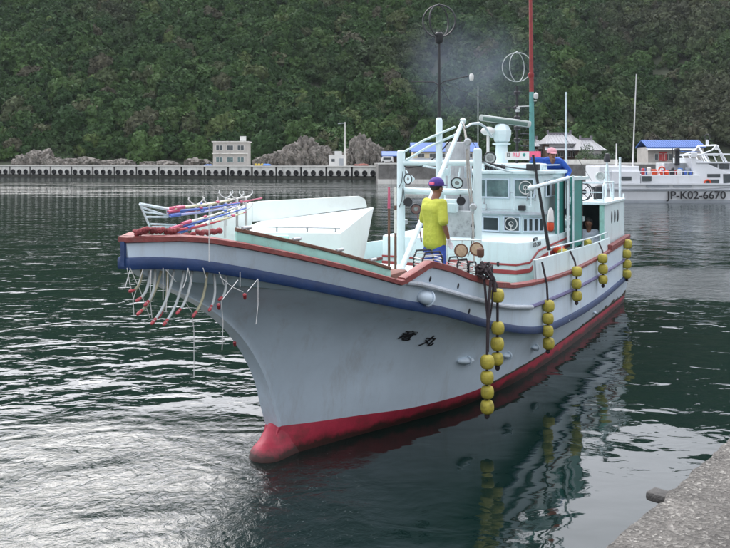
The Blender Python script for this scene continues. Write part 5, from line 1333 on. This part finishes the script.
# ============================================================ PEOPLE
def skin_mesh(name, verts, edges, m, parent, vox=.011, smooth=6, extra=()):
    """one continuous surface round a skeleton: tapered capsules fused by a voxel remesh and smoothed"""
    mb = MB(); bm = mb.bm
    for v, r_ in verts:
        if isinstance(r_, tuple): r_ = r_[0]
        mb.ball(v, r_, (1, 1, 1), 2)
    for a, b in edges:
        (p, r0), (q, r1) = verts[a], verts[b]
        r0 = r0[0] if isinstance(r0, tuple) else r0; r1 = r1[0] if isinstance(r1, tuple) else r1
        mb.tube([p, q], [r0 * .99, r1 * .99], 12)
    for c, rad, rot in extra: mb.ball(c, 1, rad, 3, rot)
    me = bpy.data.meshes.new(name); bm.to_mesh(me); bm.free()
    o = bpy.data.objects.new(name, me); COL.objects.link(o)
    md1 = o.modifiers.new('remesh', 'REMESH'); md1.mode = 'VOXEL'; md1.voxel_size = vox; md1.use_smooth_shade = True
    md2 = o.modifiers.new('smooth', 'SMOOTH'); md2.iterations = smooth; md2.factor = .5
    bpy.context.view_layer.update()
    nm = bpy.data.meshes.new_from_object(o.evaluated_get(bpy.context.evaluated_depsgraph_get()))
    bpy.data.objects.remove(o); bpy.data.meshes.remove(me)
    nm.transform(Matrix.Translation(-ORG.get(parent.name, Vector()))); nm.materials.clear(); nm.materials.append(m)
    nm.polygons.foreach_set('use_smooth', [True] * len(nm.polygons))
    t = bpy.data.objects.new(name, nm); COL.objects.link(t); t.parent = parent; return t
def chain(V, E, pts, start=None):
    last = start
    for p in pts:
        V.append(p); i = len(V) - 1
        if last is not None: E.append((last, i))
        last = i
    return last
def person(label, base, J, top, bottom, cap=None, face=(1, 0, 0), gloves=None, short_sleeve=True, shorts=False, k=1.0, trouser_m=None):
    o = thing('person', label, 'person', base, boat=True)
    f = Vector(face).normalized(); up_ = Vector((0, 0, 1)); lf = up_.cross(f)
    P = {a: Vector(b) for a, b in J.items()}
    V, E = [], []
    V.append((P['pelvis'], .10)); i = chain(V, E, [(P['pelvis'].lerp(P['chest'], .5), .085), (P['chest'], .09), (P['neck'], .055)], 0); nk = i; chst = i - 1
    hd_ = P['head']; h1 = chain(V, E, [(hd_ - up_ * .055 + f * .01, .062), (hd_ + f * .005, .082), (hd_ + up_ * .058, .068)], nk)
    for s_, a in ((1, 'l'), (-1, 'r')):
        chain(V, E, [(P[a + 'sh'] - up_ * .02, .042), (P[a + 'sh'].lerp(P[a + 'el'], .5), .042), (P[a + 'el'], .038), (P[a + 'el'].lerp(P[a + 'wr'], .5), .036), (P[a + 'wr'], .025)], chst)
        chain(V, E, [(P[a + 'hip'], .088), (P[a + 'hip'].lerp(P[a + 'kn'], .5), .075), (P[a + 'kn'], .055), (P[a + 'kn'].lerp(P[a + 'an'], .4), .052), (P[a + 'an'], .036), (P[a + 'an'] + f * .10 - up_ * .045, .036)], 0)
    body = skin_mesh('body', V, E, skin, o)
    # face: nose, ears, eyes, mouth
    mb = MB(); mb.ball(hd_ + f * .088 - up_ * .012, .014, (1.1, .9, 1.3)); 
    for s_ in (1, -1): mb.ball(hd_ + lf * .08 * s_ - up_ * .01 - f * .005, .024, (.7, .4, 1.1))
    mb.build('nose_and_ears', skin, o)
    mb = MB()
    for s_ in (1, -1): mb.ball(hd_ + f * .078 + lf * .03 * s_ + up_ * .012, .009)
    mb.tube([hd_ + f * .082 - up_ * .045 + lf * .022, hd_ + f * .086 - up_ * .046, hd_ + f * .082 - up_ * .045 - lf * .022], .005, 5)
    mb.build('eyes_and_mouth', hair, o)
    Rm = Matrix((f, lf, up_)).transposed()
    mb = MB(); mb.ball(hd_ - f * .012 + up_ * .048, 1, (.098, .092, .096), 3, Rm)
    for v in list(mb.bm.verts):
        q = v.co - hd_
        if q.dot(f) > .03 and q.dot(up_) < .062: v.co -= f * (q.dot(f) - .03)
        if q.dot(up_) < -.045: v.co += up_ * (-.045 - q.dot(up_))
    mb.build('hair', hair, o)
    # hands with five fingers
    for a, s_ in (('l', 1), ('r', -1)):
        w = P[a + 'wr']; d = (w - P[a + 'el']).normalized(); pl_ = Vector(d.cross(lf)).normalized() if abs(d.dot(lf)) < .9 else f.copy(); sd = d.cross(pl_).normalized()
        V, E = [], []
        V.append((w, .024)); V.append((w + d * .045, (.018, .034))); E.append((0, 1))
        for q, (off, ln) in enumerate(((-.03, .065), (-.01, .078), (.01, .074), (.03, .058))):
            b0 = w + d * .085 + pl_ * off; chain(V, E, [(b0, .0095), (b0 + d * ln * .5 + sd * .006, .0085), (b0 + d * ln * .85 + sd * .022, .0075)], 1)
        b0 = w + d * .03 - pl_ * .036; chain(V, E, [(b0, .0105), (b0 + d * .03 - pl_ * .014 + sd * .01, .009), (b0 + d * .052 - pl_ * .01 + sd * .016, .008)], 0)
        skin_mesh('glove' if gloves else 'hand', V, E, gloves or skin, o, vox=.0055, smooth=2)
    # shirt: a loose tube round the trunk with sleeves
    pe, ch_, nk_ = P['pelvis'], P['chest'], P['neck']; ax = (ch_ - pe).normalized(); shl = (P['lsh'] - P['rsh']).normalized()
    V, E = [], []
    def pair(c, hw, r_):
        V.append((c - shl * hw, r_ * k)); V.append((c + shl * hw, r_ * k)); n_ = len(V); E.append((n_ - 2, n_ - 1)); return n_ - 2, n_ - 1
    lv = [pair(pe - ax * .10, .075, .112), pair(pe + ax * .02, .075, .108), pair(pe.lerp(ch_, .5) + f * .01, .08, .104), pair(ch_ - f * .01, .105, .108), pair(ch_.lerp(nk_, .45) - f * .015, .125, .070)]
    for q in range(4): E.append((lv[q][0], lv[q + 1][0])); E.append((lv[q][1], lv[q + 1][1])); E.append((lv[q][0], lv[q + 1][1])); E.append((lv[q][1], lv[q + 1][0]))
    for a, ix in (('l', 1), ('r', 0)):
        sl = [(P[a + 'sh'] - up_ * .015, .062 * k), (P[a + 'sh'].lerp(P[a + 'el'], .5), .060 * k), (P[a + 'el'] + (P[a + 'sh'] - P[a + 'el']) * .05, .064 * k)]
        if not short_sleeve: sl += [(P[a + 'el'].lerp(P[a + 'wr'], .5), .050), (P[a + 'wr'] - (P[a + 'wr'] - P[a + 'el']) * .08, .042)]
        chain(V, E, sl, lv[4][ix])
    sh_o = skin_mesh('shirt', V, E, top, o, vox=.013, smooth=5)
    V, E = [], []
    pair(pe - ax * .03, .075, .108); n0 = 0
    for a, ix in (('l', 1), ('r', 0)):
        pts = [(P[a + 'hip'] - up_ * .03, .098), (P[a + 'hip'].lerp(P[a + 'kn'], .55), .092), (P[a + 'kn'] + (P[a + 'hip'] - P[a + 'kn']) * .1, .082)]
        if not shorts: pts += [(P[a + 'kn'].lerp(P[a + 'an'], .5), .070), (P[a + 'an'] + up_ * .03, .06)]
        chain(V, E, pts, ix)
    skin_mesh('shorts' if shorts else 'trousers', V, E, bottom, o, vox=.013, smooth=5)
    for a in 'lr':
        c = P[a + 'an'] - up_ * .04 + f * .06; mb = MB(); mb.ball(c, 1, (.13, .052, .05), 3, Rm); mb.tube([P[a + 'an'] - up_ * .03, P[a + 'an'] + up_ * .12], [.05, .055], 12); mb.build('boot', boot_mat, o)
    if cap:
        mb = MB(); mb.ball(hd_ + up_ * .062 - f * .008, 1, (.113, .104, .096), 3, Rm)
        for v in mb.bm.verts:
            if (v.co - hd_).dot(up_) < .034: v.co += up_ * (.034 - (v.co - hd_).dot(up_))
        cp = mb.build('cap', cap, o)
        mb = MB(); mb.ball(hd_ + up_ * .042 + f * .11, 1, (.075, .07, .012), 2, Rm); mb.build('brim', cap, cp)
    return o, P, f, lf
V = [(Vector((12.43, 0, .31)), .10), (Vector((12.42, 0, .14)), .19), (Vector((12.35, 0, -.02)), .26), (Vector((12.0, 0, -.10)), .34), (Vector((11.2, 0, -.25)), .40), (Vector((11.6, 0, .10)), .32), (Vector((12.57, 0, -.03)), .24)]
skin_mesh('bulbous_bow', V, [(0, 1), (1, 2), (2, 3), (3, 4), (1, 5), (2, 6)], red_boot, boat, vox=.03, smooth=14)
# man in yellow: stands on the port foredeck, seen from his right, looking astern
px0 = at_t(434.5, 250, 1.25); S0, T0 = px0.x, 1.25
zf0 = 1.60
fdir = Vector((-.62, -.35, 0)).normalized()      # boat frame: mostly aft, a little outboard
fw = Vector((0.84, 0.54, 0)); fdir = Vector((fw.dot(BU), fw.dot(BN), 0)).normalized()
lf = Vector((0, 0, 1)).cross(fdir)
def J_stand(S, T, z, f, h=1.72, armr=None, arml=None):
    l = Vector((0, 0, 1)).cross(f); o_ = Vector((S, T, z)); q = h / 1.72
    g = lambda a, b, c: o_ + f * a * q + l * b * q + Vector((0, 0, c * q))
    return dict(pelvis=g(0, 0, .95), chest=g(.0, 0, 1.30), neck=g(.01, 0, 1.455), head=g(.04, 0, 1.575), lsh=g(0, .17, 1.40), rsh=g(0, -.17, 1.40), lel=g(.0, .24, 1.14), rel=g(-.04, -.24, 1.14),
                lwr=g(.12, .22, .92), rwr=g(.06, -.22, .92), lhip=g(0, .09, .88), rhip=g(0, -.09, .88), lkn=g(.02, .11, .48), rkn=g(.03, -.10, .48), lan=g(-.02, .11, .09), ran=g(0, -.10, .09))
J = J_stand(S0, T0, zf0 - .02, fdir, 1.78)
man, P, f_, l_ = person('man in yellow shirt, blue shorts and purple cap standing on the foredeck', (S0, T0, zf0), J, shirt_yel, short_blue, cap=cap_purple, face=fdir, gloves=glove, shorts=True, k=1.08)
mb = MB(); c = P['head'] - f_ * .108 - l_ * .03 + Vector((0, 0, .068)); mb.box(c, (.03, .075, .03), Matrix((f_, l_, Vector((0, 0, 1)))).transposed().to_4x4() @ Matrix.Rotation(.3, 4, 'Z'), .005); mb.build('cap_logo', logo_pink, man)
# man in blue leaning over the wheelhouse roof
fb = Vector((1, -.25, 0)).normalized(); hb = at_s(551, 154.5, 4.35)
S, T = 3.45, hb.y - .02; ha = at_s(530, 158.5, 4.75); sh_r = at_s(541, 155.5, 4.2)
J = dict(pelvis=(S + .05, T, 3.20), chest=(S + .56, T - .03, 3.56), neck=(S + .72, T, 3.62), head=(4.28, hb.y, 3.71), lsh=(S + .58, T + .15, 3.58), rsh=(S + .62, T - .19, 3.60), lel=(S + .40, T + .27, 3.36), rel=(S + .85, T - .42, 3.60),
         lwr=(S + .55, T + .22, 3.20), rwr=tuple(ha), lhip=(S, T + .09, 3.14), rhip=(S, T - .09, 3.14), lkn=(S + .03, T + .1, 2.74), rkn=(S + .03, T - .1, 2.74), lan=(S, T + .1, 2.40), ran=(S, T - .1, 2.40))
person('man in a blue jacket and pale pink cap leaning over the wheelhouse roof', (S, T, 2.31), J, shirt_blue, trouser, cap=cap_pink, face=(.8, .55, -.1), short_sleeve=False)
# man in white in the aft doorway
q = at_s(591, 222, 1.85); fm = Vector((1, .1, 0)).normalized()
J = J_stand(1.8, q.y, q.z - 1.60 * .96, fm, 1.66); zf_ = q.z - 1.60 * 1.66 / 1.72
J = J_stand(2.05, q.y, zf_, fm, 1.66)
J['rel'] = Vector(J['rel']) + Vector((.06, -.06, .03)); J['rwr'] = Vector(J['rel']) + Vector((.16, -.02, .0)); J['lwr'] = Vector(J['lel']) + Vector((.2, -.05, -.02))
person('man in a white shirt with dark hair standing in the open aft doorway', (2.05, q.y, zf_), J, shirt_white, trouser, face=fm, short_sleeve=False)
mb = MB(); mb.box((1.6, q.y, zf_ - .06 + .02), (1.1, 1.0, .06)); mb.build('doorway_floor', deck_mat, boat, smooth=False)

# ============================================================ MOORED BOAT ON THE RIGHT
YB = 64.0
mbt = thing('moored_boat', 'large white moored fishing boat on the right with the number JP-K02-6670', 'fishing boat', (wp(665, 0, YB).x, YB, 0))
def WX(px): return (px - CX) / F * YB
def WZ(py): return EYE - (py - HY) / F * YB
x0, x1 = WX(597), WX(800)
rows = []
def bh(x): return interp(x, [x0, WX(640), WX(700), WX(760), x1], [WZ(184), WZ(184.5), WZ(184.5), WZ(181), WZ(174)])
for f, off in ((0, -.0), (.06, .0), (.5, -.12), (1, -.3)):
    row = []
    for i in range(61):
        u = i / 60; x = x0 + (x1 - x0) * u
        w = 2.3 * min(1, (1 - u) / .28) ** .6 if u > .72 else 2.3; w = max(w, .05)
        z = -.3 + (bh(x) + .3) * f
        row.append(Vector((x + (1.5 * f if u > .95 else 0), YB + 2.3 - w + off * min(1, w), z)))
    rows.append(row)
mb = MB(); mb.grid(rows); mb.grid([[Vector((p.x, 2 * (YB + 2.3) - p.y, p.z)) for p in r_] for r_ in rows]); mb.grid([[r_[0], Vector((r_[0].x, 2 * (YB + 2.3) - r_[0].y, r_[0].z))] for r_ in rows])
top_ = rows[-1]; mb.grid([[p - Vector((0, 0, .35)) for p in top_], [Vector((p.x, 2 * (YB + 2.3) - p.y, p.z - .35)) for p in top_]])
mb.build('hull', boat_white, mbt, angle=40)
def bar(name, px0, px1, py, h, m, y=-.06, d=.12):
    mb = MB(); mb.box(((WX(px0) + WX(px1)) / 2, YB + y, WZ(py)), (WX(px1) - WX(px0), d, h)); return mb.build(name, m, mbt, smooth=False)
bar('boot_stripe', 598, 770, 201.5, .28, boat_grey, -.02, .08)
bar('rub_rail', 598, 770, 189.8, .10, boat_grey, -.24, .12)
bar('rub_rail', 618, 770, 183.8, .12, boat_white, -.34, .14)
text('JP-K02-6670', .92, mbt, frame3((WX(695), YB - .30, WZ(195.3)), (1, 0, 0), (0, 0, 1)), black_paint, 'hull_number', .01, 0, 1.06)
# long deck structure and bulwark
def blk(name, px0, px1, py0, py1, y0, y1, m=boat_white, bevel=.04):
    mb = MB(); mb.box(((WX(px0) + WX(px1)) / 2, YB + (y0 + y1) / 2, (WZ(py0) + WZ(py1)) / 2), (WX(px1) - WX(px0), y1 - y0, WZ(py0) - WZ(py1)), bevel=bevel); return mb.build(name, m, mbt, smooth=False)
blk('stern_house', 600, 640, 166, 185, .2, 4.2)
blk('deck_house', 641, 700, 175, 186, .0, 4.4)
blk('deck_house', 612, 640, 171, 184, -.1, 4.4)
blk('machinery_housing', 671, 699, 163, 177, 1.4, 3.4, mat('machinery', (.40, .42, .42), .6, .3, 1.5))
for a in ((621, 631, 176.5, 180.5), (642, 651, 176, 181)):
    o = blk('deck_window', *a, -.14, .05, pane_dark, .01)
blk('hatch_lid', 645, 668, 184, 187, -.32, -.2, boat_grey, .01); blk('hatch_lid', 672, 690, 184, 187, -.32, -.2, boat_grey, .01)
# wheelhouse with raked front
mb = MB(); mb.hexa([(WX(699), YB + .3, WZ(186)), (WX(760), YB + .3, WZ(186)), (WX(760), YB + 4.3, WZ(186)), (WX(699), YB + 4.3, WZ(186))], [(WX(692), YB + .4, WZ(158)), (WX(697), YB + .4, WZ(158)), (WX(697), YB + 4.2, WZ(158)), (WX(692), YB + 4.2, WZ(158))], .03)
mb.build('wheelhouse_front', boat_white, mbt, smooth=False)
blk('wheelhouse', 704, 770, 173, 186, .35, 4.3); blk('bridge', 700, 770, 163, 173.5, .5, 4.1); blk('bridge_roof', 698, 775, 162, 163.4, .3, 4.4)
blk('top_sign', 693, 699, 152.5, 157.5, .3, .5)
for a in ((707, 720, 164, 169, .44, .5), (722, 732, 164, 169, .44, .5), (709, 722, 174, 177.5, .3, .36), (708, 721, 179.5, 183.8, .3, .36), (725, 740, 174, 184, .3, .36)):
    blk('bridge_window', *a, pane_dark, .005)
mb = MB()
for y in (.5, 4.0):
    p0, p1, p2 = (WX(699), YB + y, WZ(163)), (WX(715), YB + y, WZ(150)), (WX(735), YB + y, WZ(167))
    mb.tube([(WX(694), YB + y, WZ(155)), (WX(717), YB + y, WZ(154)), (WX(740), YB + y, WZ(154.5))], .08, 6); mb.tube([(WX(702), YB + y, WZ(155)), p1, (WX(719), YB + y, WZ(145))], .07, 6); mb.tube([(WX(719), YB + y, WZ(145)), (WX(730), YB + y, WZ(163))], .08, 6)
    for px in (702, 709, 716, 723): mb.tube([(WX(px), YB + y, WZ(155)), (WX(px + 4), YB + y, WZ(163))], .05, 5)
mb.tube([(WX(719), YB + .5, WZ(145)), (WX(719), YB + 4, WZ(145))], .07, 6); mb.tube([(WX(719), YB + 2.2, WZ(145)), (WX(719), YB + 2.2, WZ(139))], .12, 6)
mb.build('radar_arch', boat_white, mbt)
mb = MB(); c = Vector((WX(719), YB + 2.2, WZ(136.5))); mb.ring(c, .27, .03, (0, 1, 0)); mb.ring(c, .27, .03, (1, .2, 0)); mb.build('loop_aerial', dark, mbt)
mb = MB(); mb.lathe((WX(722), YB + 1, WZ(149.5)), [(.1, 0), (.2, .1), (.2, .3), (.1, .4)], (0, 0, 1)); mb.build('radar_drum', bl_white, mbt)
for px, top, base, r_ in ((641.5, 71, 176, .07), (625, 143, 172, .08), (683, 147, 176, .05)):
    mb = MB(); mb.tube([(WX(px), YB + 2.2, WZ(base)), (WX(px) + (.35 if top < 80 else 0), YB + 2.2, WZ(top))], [r_, r_ * .6], 8); mb.build('mast', bl_white if px != 683 else dark, mbt)
mb = MB(); mb.box((WX(683.5), YB + 1.3, WZ(158)), (.35, .2, 1.2)); mb.ball((WX(683.5), YB + 1.3, WZ(150)), .25); mb.build('deck_lamp', dark, mbt)
mb = MB(); mb.slab([(WX(686), YB + .5, WZ(151)), (WX(703), YB + .5, WZ(151.5)), (WX(703), YB + 1.5, WZ(151.2)), (WX(686), YB + 1.5, WZ(150.7))], .05); mb.build('blue_awning', tarp, mbt, smooth=False)
r4 = random.Random(21)
for k in range(26):
    px = 646 + k * 2.0 + r4.uniform(-.6, .6); m = r4.choice((tarp, orange, boat_grey, bl_white, paint_green, dark, paint_red, p_blue))
    mb = MB(); h = r4.uniform(.25, .6); z = WZ(175) + .01; w = r4.uniform(.15, .4)
    if k % 3: mb.box((WX(px), YB + .5 + r4.random(), z + h / 2), (w, .4, h), bevel=.03)
    else: mb.lathe((WX(px), YB + .6, z), [(w * .4, 0), (w * .55, .05), (w * .55, h), (w * .3, h + .08)], (0, 0, 1))
    mb.build('deck_gear', m, mbt)
mb = MB()
for x in [WX(p) for p in range(604, 700, 6)]: mb.tube([(x, YB + .15, WZ(176)), (x, YB + .15, WZ(171.5))], .025, 5)
mb.tube([(WX(604), YB + .15, WZ(171.5)), (WX(697), YB + .15, WZ(171.5))], .03, 5); mb.build('deck_rail', boat_white, mbt)
for px in (663, 709):
    mb = MB(); mb.ring((WX(px), YB - .05 + .3, WZ(183 if px > 700 else 170)), .25, .07, (0, 1, 0)); mb.build('life_ring', orange, mbt)

# ============================================================ FUNNEL SMOKE
def smoke():
    m = bpy.data.materials.new('smoke'); m.use_nodes = True; n = m.node_tree; n.nodes.clear()
    out = n.nodes.new('ShaderNodeOutputMaterial'); v = n.nodes.new('ShaderNodeVolumePrincipled'); t = n.nodes.new('ShaderNodeTexCoord')
    v.inputs['Color'].default_value = (.36, .43, .56, 1)
    ln = n.nodes.new('ShaderNodeVectorMath'); ln.operation = 'LENGTH'; n.links.new(t.outputs['Object'], ln.inputs[0])
    nz = n.nodes.new('ShaderNodeTexNoise'); nz.inputs['Scale'].default_value = 1.3; nz.inputs['Detail'].default_value = 2; nz.inputs['Distortion'].default_value = .6; n.links.new(t.outputs['Object'], nz.inputs['Vector'])
    a = n.nodes.new('ShaderNodeMapRange'); a.interpolation_type = 'SMOOTHSTEP'; a.inputs[1].default_value = .0; a.inputs[2].default_value = 1.0; a.inputs[3].default_value = 1; a.inputs[4].default_value = 0; n.links.new(ln.outputs['Value'], a.inputs[0])
    b = n.nodes.new('ShaderNodeMapRange'); b.inputs[1].default_value = .36; b.inputs[2].default_value = .66; n.links.new(nz.outputs['Fac'], b.inputs[0])
    c = n.nodes.new('ShaderNodeMath'); c.operation = 'MULTIPLY'; n.links.new(a.outputs[0], c.inputs[0]); n.links.new(b.outputs[0], c.inputs[1])
    d = n.nodes.new('ShaderNodeMath'); d.operation = 'MULTIPLY'; d.inputs[1].default_value = .34; n.links.new(c.outputs[0], d.inputs[0])
    n.links.new(d.outputs[0], v.inputs['Density']); n.links.new(v.outputs[0], out.inputs['Volume']); return m
mb = MB(); mb.ball((0, 0, 0), 1.0, (1, 1, 1), 3); sm = mb.build('funnel_smoke', smoke())
c = wp(474, 72, 17.5); sm.location = c; sm.scale = (2.1, 1.7, 1.7); sm.rotation_euler = (0, R(25), 0)
tag(sm, 'thin bluish exhaust smoke drifting above the boat', 'smoke', kind='stuff')

# ============================================================ FOREGROUND QUAY
def gravelly():
    m = bpy.data.materials.new('rough_concrete'); m.use_nodes = True; n = m.node_tree; L = n.links; b = n.nodes['Principled BSDF']; t = n.nodes.new('ShaderNodeTexCoord')
    def nz(s_, d=4, ty=None, r_=.6):
        q = n.nodes.new('ShaderNodeTexNoise'); q.inputs['Scale'].default_value = s_; q.inputs['Detail'].default_value = d; q.inputs['Roughness'].default_value = r_; L.new(t.outputs['Object'], q.inputs['Vector']); return q.outputs['Fac']
    vo = n.nodes.new('ShaderNodeTexVoronoi'); vo.inputs['Scale'].default_value = 75; L.new(t.outputs['Object'], vo.inputs['Vector'])
    vs_ = n.nodes.new('ShaderNodeSeparateColor'); L.new(vo.outputs['Color'], vs_.inputs[0])
    r = n.nodes.new('ShaderNodeValToRGB'); e = r.color_ramp.elements; e[0].color = (.09, .084, .075, 1); e[1].color = (.30, .285, .255, 1); e[0].position = .05
    x = r.color_ramp.elements.new(.5); x.color = (.13, .12, .107, 1); x = r.color_ramp.elements.new(.85); x.color = (.165, .155, .138, 1)
    L.new(vs_.outputs[0], r.inputs[0])
    mp = n.nodes.new('ShaderNodeMapRange'); mp.inputs[1].default_value = .35; mp.inputs[2].default_value = .65; mp.inputs[3].default_value = .62; mp.inputs[4].default_value = 1.15; L.new(nz(3.2, 6), mp.inputs[0])
    hs = n.nodes.new('ShaderNodeHueSaturation'); L.new(mp.outputs[0], hs.inputs['Value']); L.new(r.outputs[0], hs.inputs['Color']); L.new(hs.outputs[0], b.inputs['Base Color']); b.inputs['Roughness'].default_value = .95
    ad = n.nodes.new('ShaderNodeMath'); ad.operation = 'ADD'; L.new(nz(60, 5, r_=.75), ad.inputs[0]); L.new(vo.outputs['Distance'], ad.inputs[1])
    bp = n.nodes.new('ShaderNodeBump'); bp.inputs['Strength'].default_value = 1; bp.inputs['Distance'].default_value = .012; L.new(ad.outputs[0], bp.inputs['Height']); L.new(bp.outputs[0], b.inputs['Normal'])
    return m
QM = gravelly()
qa = Vector((.98, 3.13, 0)); qe = Vector((2.10, 4.37, 0)); ed = (qe - qa).normalized(); en = Vector((ed.y, -ed.x, 0))
mb = MB(); rows = []
for j in range(70):
    row = []; w = (j / 69) ** 1.6 * 6
    for i in range(420):
        l = -6 + i * (16 / 419); wob = .018 * noise.noise(Vector((l * 9, 0, 1))) + .010 * noise.noise(Vector((l * 31, 0, 7))) + .03 * noise.noise(Vector((l * 1.3, 2, 1)))
        p = qa + ed * l + en * (w + (wob if j < 3 else 0))
        z = 2.0 + .010 * noise.noise(Vector((p.x * 11, p.y * 11, 0))) + .007 * noise.noise(Vector((p.x * 30, p.y * 30, 4)))
        if j == 0: z -= .02
        row.append(Vector((p.x, p.y, z)))
    rows.append(row)
front = [Vector((p.x, p.y, 1.6)) + en * .02 for p in rows[0]]; front2 = [Vector((p.x, p.y, -1.5)) + en * .02 for p in rows[0]]
mb.grid([front2, front] + rows)
tag(mb.build('quay', QM, angle=60), kind='structure', label='rough grey concrete quay edge in the near right corner')
o = thing('quay_chock', 'small dark wedge of stone sticking out from the quay edge', 'chock', wp(652, 497, 3.75))
c = wp(654, 496, 3.72)
mb = MB(); mb.box((c.x + .05, c.y - .02, 1.955), (.12, .16, .045), (0, .12, math.atan2(ed.y, ed.x)), .015); mb.build('wedge', mat('chock_stone', (.06, .057, .053), .9, .3, 20, .6, 60), o)

# ============================================================ 0.00008
hz = MB(); hz.box((20, 205, 84), (560, 460, 170.4)); hm = bpy.data.materials.new('haze'); hm.use_nodes = True; hn = hm.node_tree; hn.nodes.clear()
ho = hn.nodes.new('ShaderNodeOutputMaterial'); hv = hn.nodes.new('ShaderNodeVolumePrincipled'); hv.inputs['Color'].default_value = (.82, .88, .95, 1); hv.inputs['Density'].default_value = 0.00008
hn.links.new(hv.outputs[0], ho.inputs['Volume'])
tag(hz.build('haze', hm, smooth=False), kind='stuff', label='thin pale air over the whole harbour')
